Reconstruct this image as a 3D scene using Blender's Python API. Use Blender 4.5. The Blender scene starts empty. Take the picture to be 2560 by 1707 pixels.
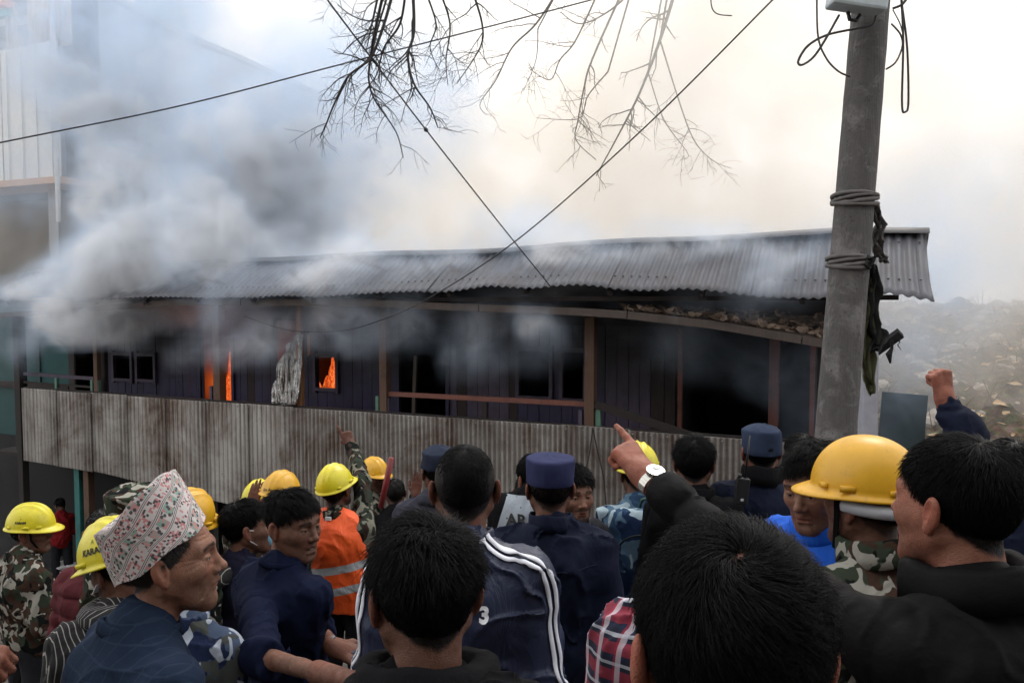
import bpy, math, random, numpy as np
from mathutils import Vector, Matrix
PI = math.pi
R = math.radians
random.seed(7)
S = bpy.context.scene
COL = S.collection

# ------------------------------------------------------------------ camera, sky, sun, exposure
CAMZ = 1.80
F = 2050.0
PITCH = math.atan(113.5 / F)
cam = bpy.data.objects.new('camera', bpy.data.cameras.new('camera'))
COL.objects.link(cam)
cam.location = (0, 0, CAMZ)
cam.rotation_euler = (PI / 2 - PITCH, 0, 0)
cam.data.sensor_width = 36
cam.data.lens = F / 2560 * 36
cam.data.clip_start = 0.05
cam.data.clip_end = 2000
S.camera = cam

SUN_EL, SUN_AZ = 52, 28          # the sun stands behind the smoke, right of the view
world = bpy.data.worlds.new('World')
S.world = world
world.use_nodes = True
wn = world.node_tree
bg = wn.nodes['Background']
sky = wn.nodes.new('ShaderNodeTexSky')
sky.sky_type = 'NISHITA'
sky.sun_disc = False
sky.sun_elevation = R(SUN_EL)
sky.sun_rotation = R(SUN_AZ)
sky.dust_density = 4.0
sky.ozone_density = 1.0
hsv = wn.nodes.new('ShaderNodeHueSaturation')      # thin overcast: the blue washed out to white
hsv.inputs['Saturation'].default_value = 0.22
wn.links.new(sky.outputs[0], hsv.inputs['Color'])
mixw = wn.nodes.new('ShaderNodeMix')
mixw.data_type = 'RGBA'
mixw.inputs[0].default_value = 0.65
mixw.inputs[7].default_value = (15.0, 15.0, 15.2, 1)
wn.links.new(hsv.outputs[0], mixw.inputs[6])
wn.links.new(mixw.outputs[2], bg.inputs['Color'])
bg.inputs['Strength'].default_value = 0.12

sl = bpy.data.lights.new('sun', 'SUN')
sl.energy = 0.9
sl.angle = R(18)
sl.color = (1.0, 0.95, 0.88)
sun = bpy.data.objects.new('sun', sl)
COL.objects.link(sun)
sd = Vector((math.sin(R(SUN_AZ)) * math.cos(R(SUN_EL)), math.cos(R(SUN_AZ)) * math.cos(R(SUN_EL)), math.sin(R(SUN_EL))))
sun.rotation_euler = sd.to_track_quat('Z', 'Y').to_euler()
sun.location = (4, 8, 12)

S.view_settings.view_transform = 'Standard'
S.view_settings.look = 'None'
S.view_settings.gamma = 1
S.view_settings.use_curve_mapping = False
S.view_settings.exposure = 0.35
S.cycles.use_denoising = True
S.cycles.volume_bounces = 3
S.cycles.max_bounces = 7
S.cycles.diffuse_bounces = 3
S.cycles.glossy_bounces = 2
S.cycles.transparent_max_bounces = 8
S.cycles.volume_step_rate = 1.9
S.cycles.sample_clamp_indirect = 6
S.cycles.use_adaptive_sampling = True
S.cycles.adaptive_threshold = 0.02

# ------------------------------------------------------------------ helpers
cp, sp = math.cos(PITCH), math.sin(PITCH)
def ray(px, py):
    x = (px - 1280) / F
    y = -(py - 853.5) / F
    return Vector((x, cp + y * sp, -sp + y * cp))
def at(px, py, Y):
    """the point that the photograph shows at (px, py) when it stands Y metres in front of the camera"""
    r = ray(px, py)
    return Vector((0, 0, CAMZ)) + r * (Y / r.y)
def gz(x, y):
    """height of the sloping ground"""
    yy = min(max(y, -6), 15)
    xx = min(max(x, -14), 9)
    return -0.16 * yy + 0.138 * xx
def tag(o, label=None, cat=None, group=None, kind=None):
    if label: o['label'] = label
    if cat: o['category'] = cat
    if group: o['group'] = group
    if kind: o['kind'] = kind
    return o
def empty(name, loc=(0, 0, 0), rz=0.0, parent=None):
    o = bpy.data.objects.new(name, None)
    COL.objects.link(o)
    o.location = loc
    o.rotation_euler = (0, 0, rz)
    o.empty_display_size = 0.1
    if parent: o.parent = parent
    return o
def link(name, me, parent=None, mat=None):
    o = bpy.data.objects.new(name, me)
    COL.objects.link(o)
    if parent: o.parent = parent
    if mat is not None and len(me.materials) == 0: me.materials.append(mat)
    return o
def np_mesh(name, v, f, smooth=True, col=None, mat=None):
    """v (n,3), f (m,3 or 4) numpy or list of such"""
    fs = f if isinstance(f, list) and len(f) and isinstance(f[0], np.ndarray) else [np.asarray(f)]
    me = bpy.data.meshes.new(name)
    v = np.asarray(v, np.float32)
    me.vertices.add(len(v))
    me.vertices.foreach_set('co', v.ravel())
    tot, starts, idx, s = 0, [], [], 0
    for a in fs:
        if len(a) == 0: continue
        k = a.shape[1]
        starts.append(s + np.arange(len(a)) * k)
        s += len(a) * k
        idx.append(a.ravel())
        tot += len(a)
    idx = np.concatenate(idx).astype(np.int32)
    me.loops.add(len(idx))
    me.loops.foreach_set('vertex_index', idx)
    me.polygons.add(tot)
    me.polygons.foreach_set('loop_start', np.concatenate(starts).astype(np.int32))
    if smooth: me.polygons.foreach_set('use_smooth', np.ones(tot, bool))
    if col is not None:
        a = me.color_attributes.new('col', 'FLOAT_COLOR', 'POINT')
        c = np.ones((len(v), 4), np.float32)
        c[:, :3] = col
        a.data.foreach_set('color', c.ravel())
    me.update(calc_edges=True)
    me.validate()
    if mat is not None: me.materials.append(mat)
    return me
class MB:
    """collects simple shapes that become ONE mesh object"""
    def __init__(s): s.v = []; s.f = []
    def add(s, vs, fs):
        n = len(s.v)
        s.v += [tuple(p) for p in vs]
        s.f += [tuple(i + n for i in q) for q in fs]
        return s
    def box(s, c, d, rot=None):
        c = Vector(c)
        vs = []
        for i in range(8):
            p = Vector(((i & 1) - .5, ((i >> 1) & 1) - .5, ((i >> 2) & 1) - .5))
            p = Vector((p.x * d[0], p.y * d[1], p.z * d[2]))
            if rot is not None: p = rot @ p
            vs.append(c + p)
        return s.add(vs, [(0, 2, 3, 1), (4, 5, 7, 6), (0, 1, 5, 4), (2, 6, 7, 3), (0, 4, 6, 2), (1, 3, 7, 5)])
    def beam(s, a, b, w, t, up=(0, 0, 1)):
        """bar from a to b, w across, t along the 'up' side"""
        a, b = Vector(a), Vector(b)
        d = (b - a).normalized()
        x = d.cross(Vector(up)).normalized()
        z = x.cross(d).normalized()
        vs = []
        for p in (a, b):
            for sx, sz in ((-1, -1), (1, -1), (1, 1), (-1, 1)):
                vs.append(p + x * (w / 2 * sx) + z * (t / 2 * sz))
        return s.add(vs, [(0, 1, 2, 3)[::-1], (4, 5, 6, 7), (0, 1, 5, 4), (1, 2, 6, 5), (2, 3, 7, 6), (3, 0, 4, 7)])
    def tube(s, pts, r, n=8, cap=True):
        pts = [Vector(p) for p in pts]
        rs = r if isinstance(r, (list, tuple)) else [r] * len(pts)
        vs, fs = [], []
        up = Vector((0.13, 0.21, 0.97))
        for i, p in enumerate(pts):
            d = (pts[min(i + 1, len(pts) - 1)] - pts[max(i - 1, 0)])
            d = d.normalized() if d.length > 1e-9 else Vector((0, 0, 1))
            x = up - d * up.dot(d)
            if x.length < 1e-3: x = Vector((1, 0, 0)) - d * d.x
            x.normalize(); up = x
            y = d.cross(x)
            for k in range(n):
                a = 2 * PI * k / n
                vs.append(p + (x * math.cos(a) + y * math.sin(a)) * rs[i])
        for i in range(len(pts) - 1):
            for k in range(n):
                k2 = (k + 1) % n
                fs.append((i * n + k, i * n + k2, (i + 1) * n + k2, (i + 1) * n + k))
        if cap:
            fs.append(tuple(range(n))[::-1])
            fs.append(tuple((len(pts) - 1) * n + k for k in range(n)))
        return s.add(vs, fs)
    def ell(s, c, r, nu=14, nv=9, rot=None):
        c = Vector(c); vs, fs = [], []
        for j in range(nv + 1):
            t = PI * j / nv
            for i in range(nu):
                a = 2 * PI * i / nu
                p = Vector((r[0] * math.sin(t) * math.cos(a), r[1] * math.sin(t) * math.sin(a), r[2] * math.cos(t)))
                if rot is not None: p = rot @ p
                vs.append(c + p)
        for j in range(nv):
            for i in range(nu):
                i2 = (i + 1) % nu
                fs.append((j * nu + i, (j + 1) * nu + i, (j + 1) * nu + i2, j * nu + i2))
        return s.add(vs, fs)
    def build(s, name, mat, parent=None, smooth=False, bevel=0):
        me = bpy.data.meshes.new(name)
        me.from_pydata(s.v, [], s.f)
        me.update()
        if smooth: me.polygons.foreach_set('use_smooth', [True] * len(me.polygons))
        me.materials.append(mat)
        o = link(name, me, parent)
        if bevel:
            m = o.modifiers.new('bevel', 'BEVEL'); m.width = bevel; m.segments = 2; m.limit_method = 'ANGLE'
        return o

# ---- numpy value noise
_rt = np.random.default_rng(5).random((32, 32, 32)).astype(np.float32)
def vnoise(p):
    p = np.asarray(p, np.float32)
    i = np.floor(p).astype(np.int32); f = p - i
    f = f * f * (3 - 2 * f)
    i &= 31; j = (i + 1) & 31
    x0, y0, z0 = i[..., 0], i[..., 1], i[..., 2]; x1, y1, z1 = j[..., 0], j[..., 1], j[..., 2]
    fx, fy, fz = f[..., 0], f[..., 1], f[..., 2]
    a = _rt[x0, y0, z0] * (1 - fx) + _rt[x1, y0, z0] * fx
    b = _rt[x0, y1, z0] * (1 - fx) + _rt[x1, y1, z0] * fx
    c = _rt[x0, y0, z1] * (1 - fx) + _rt[x1, y0, z1] * fx
    d = _rt[x0, y1, z1] * (1 - fx) + _rt[x1, y1, z1] * fx
    return (a * (1 - fy) + b * fy) * (1 - fz) + (c * (1 - fy) + d * fy) * fz
def fbm(p, o=3):
    s = 0; w = .5; t = 0; p = np.asarray(p, np.float32)
    for k in range(o):
        s = s + vnoise(p * (2 ** k) + 7.3 * k) * w; t += w; w *= .5
    return s / t

# ------------------------------------------------------------------ materials
MATS = {}
class NT:
    def __init__(s, name):
        s.m = bpy.data.materials.new(name); s.m.use_nodes = True
        s.t = s.m.node_tree; s.N = s.t.nodes; s.L = s.t.links
        s.b = s.N['Principled BSDF']; s.out = s.N['Material Output']
    def set(s, inp, v):
        if hasattr(v, 'is_output') or isinstance(v, bpy.types.NodeSocket): s.L.new(v, inp)
        else:
            if isinstance(v, (tuple, list)) and len(v) == 3 and inp.type == 'RGBA': v = (*v, 1)
            inp.default_value = v
    def obj(s, scale=(1, 1, 1), rnd=False, off=(0, 0, 0)):
        tc = s.N.new('ShaderNodeTexCoord')
        mp = s.N.new('ShaderNodeMapping'); mp.inputs['Scale'].default_value = scale; mp.inputs['Location'].default_value = off
        v = tc.outputs['Object']
        if rnd:
            oi = s.N.new('ShaderNodeObjectInfo')
            c = s.N.new('ShaderNodeCombineXYZ')
            m = s.math('MULTIPLY', oi.outputs['Random'], 37.0)
            s.L.new(m, c.inputs[0]); s.L.new(m, c.inputs[2])
            a = s.N.new('ShaderNodeVectorMath'); s.L.new(v, a.inputs[0]); s.L.new(c.outputs[0], a.inputs[1]); v = a.outputs[0]
        s.L.new(v, mp.inputs['Vector'])
        return mp.outputs[0]
    def xyz(s, v):
        n = s.N.new('ShaderNodeSeparateXYZ'); s.L.new(v, n.inputs[0]); return n.outputs
    def math(s, op, a, b=None, c=None, clamp=False):
        n = s.N.new('ShaderNodeMath'); n.operation = op; n.use_clamp = clamp
        for i, x in enumerate((a, b, c)):
            if x is not None: s.set(n.inputs[i], x)
        return n.outputs[0]
    def noise(s, v, scale=5, detail=3, rough=.5, dist=0, w=None):
        n = s.N.new('ShaderNodeTexNoise')
        if w is not None: n.noise_dimensions = '4D'; n.inputs['W'].default_value = w
        s.L.new(v, n.inputs['Vector'])
        n.inputs['Scale'].default_value = scale; n.inputs['Detail'].default_value = detail
        n.inputs['Roughness'].default_value = rough; n.inputs['Distortion'].default_value = dist
        return n.outputs['Fac']
    def ramp(s, f, stops, const=False):
        n = s.N.new('ShaderNodeValToRGB')
        if const: n.color_ramp.interpolation = 'CONSTANT'
        e = n.color_ramp.elements
        while len(e) < len(stops): e.new(.5)
        for x, (p, c) in zip(e, stops):
            x.position = p; x.color = (*c, 1) if len(c) == 3 else c
        s.L.new(f, n.inputs[0]); return n.outputs[0]
    def step(s, f, lo, hi):
        n = s.N.new('ShaderNodeMapRange'); n.inputs[1].default_value = lo; n.inputs[2].default_value = hi
        s.set(n.inputs[0], f); return n.outputs[0]
    def mix(s, f, a, b, mode='MIX'):
        n = s.N.new('ShaderNodeMix'); n.data_type = 'RGBA'; n.blend_type = mode
        s.set(n.inputs[0], f); s.set(n.inputs[6], a); s.set(n.inputs[7], b); return n.outputs[2]
    def bump(s, h, strength=.4, dist=.01):
        n = s.N.new('ShaderNodeBump'); n.inputs['Strength'].default_value = strength; n.inputs['Distance'].default_value = dist
        s.L.new(h, n.inputs['Height']); s.L.new(n.outputs[0], s.b.inputs['Normal'])
    def fin(s, col=None, rough=None, metal=None, spec=None):
        if col is not None: s.set(s.b.inputs['Base Color'], col)
        if rough is not None: s.set(s.b.inputs['Roughness'], rough)
        if metal is not None: s.set(s.b.inputs['Metallic'], metal)
        if spec is not None: s.b.inputs['Specular IOR Level'].default_value = spec
        return s.m
def once(f):
    def g(*a):
        k = (f.__name__,) + a
        if k not in MATS: MATS[k] = f(*a)
        return MATS[k]
    return g
@once
def plain(name, c, rough=.6, metal=0., var=.25, scale=12., bump=.15):
    n = NT(name); v = n.obj()
    f = n.noise(v, scale, 4, .6)
    col = n.mix(f, tuple(x * (1 - var) for x in c), tuple(min(1, x * (1 + var)) for x in c))
    n.bump(n.noise(v, scale * 6, 3), bump, .004)
    return n.fin(col, rough, metal)
@once
def cloth(name, c, rough=.9, weave=420., fold=.5, spec=.08):
    n = NT(name); v = n.obj(rnd=True)
    f = n.noise(v, 6, 4, .6)
    col = n.mix(f, tuple(x * .78 for x in c), tuple(x * 1.22 for x in c))
    w = n.noise(v, weave, 1)
    g = n.noise(n.obj((1.2, 1.2, .8), True), 9, 3, .55, .8)
    h = n.math('ADD', n.math('MULTIPLY', w, .06), n.math('MULTIPLY', g, 1.0))
    n.bump(h, fold, .018)
    return n.fin(col, rough, 0, spec)
@once
def camo(name, kind):
    n = NT(name); v = n.obj(rnd=True)
    d = n.obj((1, 1, .8), rnd=True)
    if kind == 'wood':
        base, a, b, c = (.035, .045, .03), (.05, .028, .02), (.30, .29, .25), (.008, .009, .009); sc = 13
    elif kind == 'dark':
        base, a, b, c = (.028, .036, .026), (.035, .022, .017), (.17, .165, .13), (.007, .008, .008); sc = 15
    elif kind == 'blue':
        base, a, b, c = (.050, .068, .11), (.012, .018, .045), (.28, .31, .36), (.05, .055, .05); sc = 10
    else:
        base, a, b, c = (.10, .17, .24), (.014, .028, .07), (.33, .42, .47), (.035, .07, .13); sc = 7
    col = n.mix(n.step(n.noise(d, sc, 1.5, .5, .9, 1.0), .50, .515), base, a)
    col = n.mix(n.step(n.noise(d, sc * .9, 1.5, .5, 1.2, 4.2), .535, .55), col, c)
    col = n.mix(n.step(n.noise(d, sc * 1.1, 1.5, .5, 1.3, 9.7), .555, .57), col, b)
    w = n.noise(v, 400, 1)
    g = n.noise(n.obj((1.2, 1.2, .8), True), 9, 3, .55, .8)
    n.bump(n.math('ADD', n.math('MULTIPLY', w, .06), g), .55, .018)
    return n.fin(col, .92, 0, .08)
@once
def skinmat(name='skin'):
    n = NT(name)
    a = n.N.new('ShaderNodeAttribute'); a.attribute_name = 'col'
    v = n.obj(rnd=True)
    f = n.step(n.noise(v, 38, 6, .7), .38, .66)
    col = n.mix(n.math('MULTIPLY', f, .8), a.outputs['Color'], n.mix(1.0, a.outputs['Color'], (.66, .50, .46), 'MULTIPLY'))
    col = n.mix(n.math('MULTIPLY', n.step(n.noise(v, 15, 3), .5, .62), .35), col, n.mix(1.0, a.outputs['Color'], (1.15, .80, .72), 'MULTIPLY'))
    vo = n.N.new('ShaderNodeTexVoronoi'); vo.inputs['Scale'].default_value = 420; n.L.new(v, vo.inputs['Vector'])
    n.bump(n.math('ADD', n.math('ADD', n.noise(v, 300, 3), n.math('MULTIPLY', vo.outputs['Distance'], .8)), n.math('MULTIPLY', n.noise(v, 55, 4), 2.4)), .35, .003)
    n.b.inputs['Subsurface Weight'].default_value = .06
    n.b.inputs['Subsurface Radius'].default_value = (.008, .003, .002)
    n.b.inputs['Subsurface Scale'].default_value = .6
    return n.fin(col, n.math('ADD', .46, n.math('MULTIPLY', f, .2)), 0, .22)
@once
def hairmat(name='black hair', c=(.003, .0027, .0028), rough=.45):
    n = NT(name)
    v = n.obj(); f = n.noise(v, 30, 2)
    n.bump(n.noise(n.obj((60, 60, 8)), 3, 2), .4, .004)
    return n.fin(n.mix(f, tuple(x * .6 for x in c), tuple(x * 1.5 for x in c)), rough, 0, .11)
@once
def hatmat(name, c):
    n = NT(name); v = n.obj(rnd=True)
    f = n.noise(v, 14, 5, .65)
    col = n.mix(f, tuple(x * .82 for x in c), tuple(min(1, x * 1.1) for x in c))
    dirt = n.step(n.noise(v, 30, 6, .7, .6), .56, .70)
    col = n.mix(n.math('MULTIPLY', dirt, .3), col, (.22, .16, .06))
    sc_ = n.noise(n.obj((3, 14, 5), rnd=True), 12, 3, .6, 2.5)
    col = n.mix(n.math('MULTIPLY', n.math('LESS_THAN', n.math('ABSOLUTE', n.math('SUBTRACT', sc_, .5)), .006), .45), col, (.30, .24, .12))
    col = n.mix(n.math('MULTIPLY', n.step(n.noise(v, 5, 5, .75), .52, .70), .40), col, tuple(x * .55 for x in c))
    n.bump(n.noise(v, 9, 2), .08, .01)
    return n.fin(col, n.step(f, 0, 1.0), 0, .5) if False else n.fin(col, .38, 0, .5)
# ------------------------------------------------------------------ distance-field modeller for bodies and clothes
def _A(p): return np.asarray(p, np.float32)
class Sdf:
    def __init__(s): s.P = []; s.M = Matrix.Identity(4); s.sc = 1.0
    def tp(s, p): return _A(s.M @ Vector(p))
    def cone(s, a, b, ra, rb=None, k=.02, mode='u'):
        rb = ra if rb is None else rb
        a, b = s.tp(a), s.tp(b); ra *= s.sc; rb *= s.sc; k *= s.sc
        ba = b - a; l2 = float(ba @ ba) + 1e-12
        def f(p):
            t = np.clip((p - a) @ ba / l2, 0, 1)
            q = p - (a + t[:, None] * ba)
            return np.sqrt((q * q).sum(1)) - (ra + (rb - ra) * t)
        r = max(ra, rb)
        s.P.append((np.minimum(a, b) - r, np.maximum(a, b) + r, f, k, mode)); return s
    def chain(s, pts, rs, k=.02):
        for i in range(len(pts) - 1): s.cone(pts[i], pts[i + 1], rs[i], rs[i + 1], k)
        return s
    def ell(s, c, r, k=.02, mode='u', rot=None):
        c = s.tp(c); M = np.array(s.M.to_3x3().normalized())
        if rot is not None: M = M @ np.array(rot)
        M = M.astype(np.float32)
        r = _A(r) * s.sc; k *= s.sc
        def f(p):
            q = (p - c) @ M
            k0 = np.sqrt(((q / r) ** 2).sum(1)); k1 = np.sqrt(((q / (r * r)) ** 2).sum(1)) + 1e-9
            return np.where(k0 < 1e-4, -r.min(), k0 * (k0 - 1) / k1)
        h = (np.abs(M) * r[None, :]).sum(1)
        s.P.append((c - h, c + h, f, k, mode)); return s
    def cut(s, c, n, rad):
        """removes everything beyond the plane through c with normal n, inside a sphere of radius rad"""
        c = s.tp(c); n = _A((s.M.to_3x3() @ Vector(n)).normalized()); rad *= s.sc
        def f(p): return (p - c) @ n
        s.P.append((c - rad, c + rad, f, rad, 'cut')); return s
    def ev(s, p, marg):
        d = np.full(len(p), .3, np.float32)
        for lo, hi, f, k, mode in s.P:
            if mode == 'cut':
                c = (lo + hi) / 2
                m = np.flatnonzero(((p - c) ** 2).sum(1) < k * k)
                if len(m): d[m] = np.maximum(d[m], f(p[m]))
                continue
            e = marg + k
            m = np.flatnonzero(((p > lo - e) & (p < hi + e)).all(1))
            if not len(m): continue
            x = f(p[m]).astype(np.float32); y = d[m]
            if mode == 'u':
                h = np.maximum(k - np.abs(x - y), 0)
                d[m] = np.minimum(x, y) - h * h / (4 * k + 1e-9)
            else:
                x = -x; h = np.maximum(k - np.abs(x - y), 0)
                d[m] = np.maximum(x, y) + h * h / (4 * k + 1e-9)
        return d
    def mesh(s, h, disp=None, pad=.02, clip=None):
        B = 8
        lo = np.min([p[0] for p in s.P if p[4] == 'u'], axis=0) - pad
        hi = np.max([p[1] for p in s.P if p[4] == 'u'], axis=0) + pad
        if clip is not None: lo = np.maximum(lo, clip[0]); hi = np.minimum(hi, clip[1])
        nb = np.ceil((hi - lo) / (h * B)).astype(int) + 1
        bi = np.stack(np.meshgrid(*[np.arange(k) for k in nb], indexing='ij'), -1).reshape(-1, 3)
        cen = (lo + (bi + .5) * h * B).astype(np.float32)
        half = h * B * .87
        d = s.ev(cen, half + .02)
        act = bi[np.abs(d) < half * 1.25 + .022]
        g = np.stack(np.meshgrid(*[np.arange(B + 1)] * 3, indexing='ij'), -1).reshape(-1, 3)
        gi = (act[:, None, :] * B + g[None]).reshape(-1, 3)
        pts = (lo + gi * h).astype(np.float32)
        val = np.empty(len(pts), np.float32)
        CH = 400000
        for q in range(0, len(pts), CH):
            pp = pts[q:q + CH]
            x = s.ev(pp, .012)
            if disp is not None: x = x - disp(pp)
            val[q:q + CH] = x
        n = len(act)
        V = val.reshape(n, B + 1, B + 1, B + 1); neg = V < 0
        c8 = [neg[:, a:a + B, b:b + B, c:c + B] for a in (0, 1) for b in (0, 1) for c in (0, 1)]
        cnt = sum(x.astype(np.int8) for x in c8)
        bl, ci, cj, ck = np.nonzero((cnt > 0) & (cnt < 8))
        corners = {(a, b, c): V[bl, ci + a, cj + b, ck + c] for a in (0, 1) for b in (0, 1) for c in (0, 1)}
        acc = np.zeros((len(bl), 3), np.float32); num = np.zeros(len(bl), np.float32)
        for ax in range(3):
            for o1 in (0, 1):
                for o2 in (0, 1):
                    a = [0, 0, 0]; ot = [i for i in range(3) if i != ax]
                    a[ot[0]] = o1; a[ot[1]] = o2; b = list(a); b[ax] = 1
                    va, vb = corners[tuple(a)], corners[tuple(b)]
                    m = (va < 0) != (vb < 0)
                    t = va / np.where(m, va - vb, 1)
                    for i in range(3):
                        acc[:, i] += np.where(m, (t if i == ax else a[i]), 0)
                    num += m
        loc = acc / num[:, None]
        dims = nb * B + 2
        gc = act[bl] * B + np.stack([ci, cj, ck], 1)
        vert = lo + (gc + loc) * h
        cid = (gc[:, 0] * dims[1] + gc[:, 1]) * dims[2] + gc[:, 2]
        order = np.argsort(cid); sc = cid[order]
        quads = []
        for ax in range(3):
            sl = [slice(0, B)] * 3; sh = list(sl); sh[ax] = slice(1, B + 1)
            a = neg[:, sl[0], sl[1], sl[2]]; b = neg[:, sh[0], sh[1], sh[2]]
            for flip, m in ((False, a & ~b), (True, b & ~a)):
                q, i, j, k = np.nonzero(m)
                e = act[q] * B + np.stack([i, j, k], 1)
                u, w = [x for x in range(3) if x != ax]
                if ax == 1: u, w = w, u
                cs = []
                for du, dw in ((0, 0), (1, 0), (1, 1), (0, 1)):
                    c = e.copy(); c[:, u] -= du; c[:, w] -= dw
                    cs.append((c[:, 0] * dims[1] + c[:, 1]) * dims[2] + c[:, 2])
                ids = np.stack(cs, 1)
                pos = np.searchsorted(sc, ids.ravel()).reshape(ids.shape)
                pos = np.minimum(pos, len(sc) - 1)
                ok = (sc[pos] == ids).all(1)
                f = order[pos[ok]]
                quads.append(f[:, ::-1] if flip else f)
        f = np.concatenate(quads) if quads else np.zeros((0, 4), int)
        return vert.astype(np.float32), f

def folds(amp=.006, fr=9., seed=0., stretch=(1, 1, .75), puff=None):
    st = _A(stretch)
    def f(p):
        q = p * st
        w = fbm(q * fr * .6 + seed, 2)[:, None] * 1.3
        a = vnoise(q * fr + w * 2 + seed * 3.1)
        b = vnoise(q * fr * 2.2 + w * 3 + seed * 5.7 + 11)
        r = (1 - np.abs(2 * a - 1) * 1.6) * .65 + (1 - np.abs(2 * b - 1) * 1.6) * .35
        c = 1 - np.abs(2 * vnoise(q * fr * .55 + w * 2.5 + seed * 2.3 + 5) - 1) * 3
        cr = 1 - np.abs(2 * vnoise(q * fr * 1.25 + w * 3.5 + seed * 4.1 + 23) - 1) * 7      # sharp creases
        return amp * (np.clip(r, -.7, 1) * .6 + np.clip(c, -.3, 1) * .7 + np.clip(cr, 0, 1) * .55)
    return f

# ------------------------------------------------------------------ heads
SK = {'tan': (.25, .138, .094), 'brown': (.165, .088, .060), 'dark': (.105, .055, .039), 'light': (.42, .24, .165), 'ruddy': (.28, .130, .088)}
def hairline(p):
    """z below which no scalp hair grows, for a head-local point"""
    ang = np.degrees(np.arctan2(np.abs(p[:, 0]), p[:, 1]))
    return np.interp(ang, [0, 30, 55, 75, 92, 105, 125, 180], [.068, .066, .05, .012, .0, -.012, -.045, -.078])
def head_sdf(s, v):
    """face towards +Y; v: dict of small differences"""
    w = v.get('w', 1.0); j = v.get('jaw', 1.0); ns = v.get('nose', 1.0)
    s.ell((0, -.014, .030), (.076 * w, .096, .088), .03)
    s.ell((0, .030, -.018), (.063 * w, .062, .085), .03)
    s.ell((0, .036, -.072), (.052 * w * j, .046, .040), .025)
    for x in (-1, 1):
        s.cone((x * .058 * w, -.004, -.045), (x * .024 * j, .064, -.098), .016, .014, .03)
        s.cone((x * .042 * w, .058, -.020), (x * .056 * w, .025, -.018), .020, .016, .025)
        s.cone((x * .014, .083, .026), (x * .044, .066, .026), .010, .009, .018)
    s.cone((-.010, .072, -.104), (.010, .072, -.104), .015, .015, .022)
    for x in (-1, 1):
        s.ell((x * .030, .097, .006), (.018, .019, .012), .014, 's')
        s.ell((x * .031, .0715, .003), (.0145, .0135, .0125), .004)
        s.ell((x * .031, .0865, .0015), (.0115, .006, .0040), .0015, 's')
        s.ell((x * .031, .0770, .0075), (.0150, .0110, .0042), .004)
        s.ell((x * .031, .0765, -.0035), (.0135, .0100, .0030), .004)
    s.cone((0, .084, .012), (0, .103 * (1 if ns < 1 else 1.0), -.024), .0075, .0095 * ns, .012)
    s.ell((0, .106, -.028), (.0105 * ns, .011, .010), .008)
    for x in (-1, 1):
        s.ell((x * .0125 * ns, .094, -.032), (.0078, .010, .0075), .006)
        s.ell((x * .0065, .106, -.0385), (.0032, .004, .0028), .002, 's')
    s.ell((0, .083, -.052), (.017, .012, .014), .012)
    mo = v.get('mouth', 0.)
    s.cone((-.019, .0865, -.0585), (0, .0935, -.056), .0042, .0052, .006); s.cone((0, .0935, -.056), (.019, .0865, -.0585), .0052, .0042, .006)
    s.cone((-.015, .0865, -.0685 - mo), (.015, .0865, -.0685 - mo), .0058, .0058, .006)
    s.ell((0, .096, -.0635 - mo * .5), (.021, .010, .0016 + mo * .5), .002, 's')
    s.ell((0, .098, -.080 - mo), (.018, .010, .005), .010, 's')
    for x in (-1, 1):
        rt = Matrix.Rotation(x * .30, 3, 'Z') @ Matrix.Rotation(.15, 3, 'X')
        s.ell((x * (.079 * w + .0045), -.011, -.002), (.0085, .0175, .030), .005, 'u', rt)
        s.ell((x * (.0860 * w + .0045), -.004, .005), (.0085, .0095, .017), .002, 's', rt)
        s.ell((x * (.087 * w + .005), -.001, -.012), (.008, .006, .008), .003, 's', rt)
        s.ell((x * (.077 * w + .004), -.004, -.030), (.006, .009, .010), .006)
    return s
def wrinkles(p, amt):
    x, y, z = np.abs(p[:, 0]), p[:, 1], p[:, 2]
    n = fbm(p * 30, 2) - .5
    d = np.zeros(len(p), np.float32)
    def line(t, w, m): return -np.exp(-(t / w) ** 2) * m
    f = np.clip((y - .03) / .03, 0, 1)
    for zc in (.046, .056, .066): d += line(z - zc + n * .008, .0018, f * (x < .05)) * .7
    d += line((x - .022) - (-.030 - z) * .45 + n * .006, .003, f * (z < -.025) * (z > -.085)) * 1.5     # from nose to mouth corner
    for a in (-.6, -.1, .4): d += line((z - .004) - a * (x - .046) + n * .006, .0016, (x > .050) * (x < .072) * (y > .02)) * .9
    d += line(z + .014 + (x - .03) ** 2 * 12 + n * .004, .0025, f * (x > .015) * (x < .048)) * 1.0        # under the eye
    d += line((x - .050) + (z + .05) * .3 + n * .01, .006, (y > .0) * (z < -.03) * (z > -.09)) * 1.2      # hollow cheek
    d += (fbm(p * 90, 2) - .5) * .5
    return d * .0016 * amt
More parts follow.
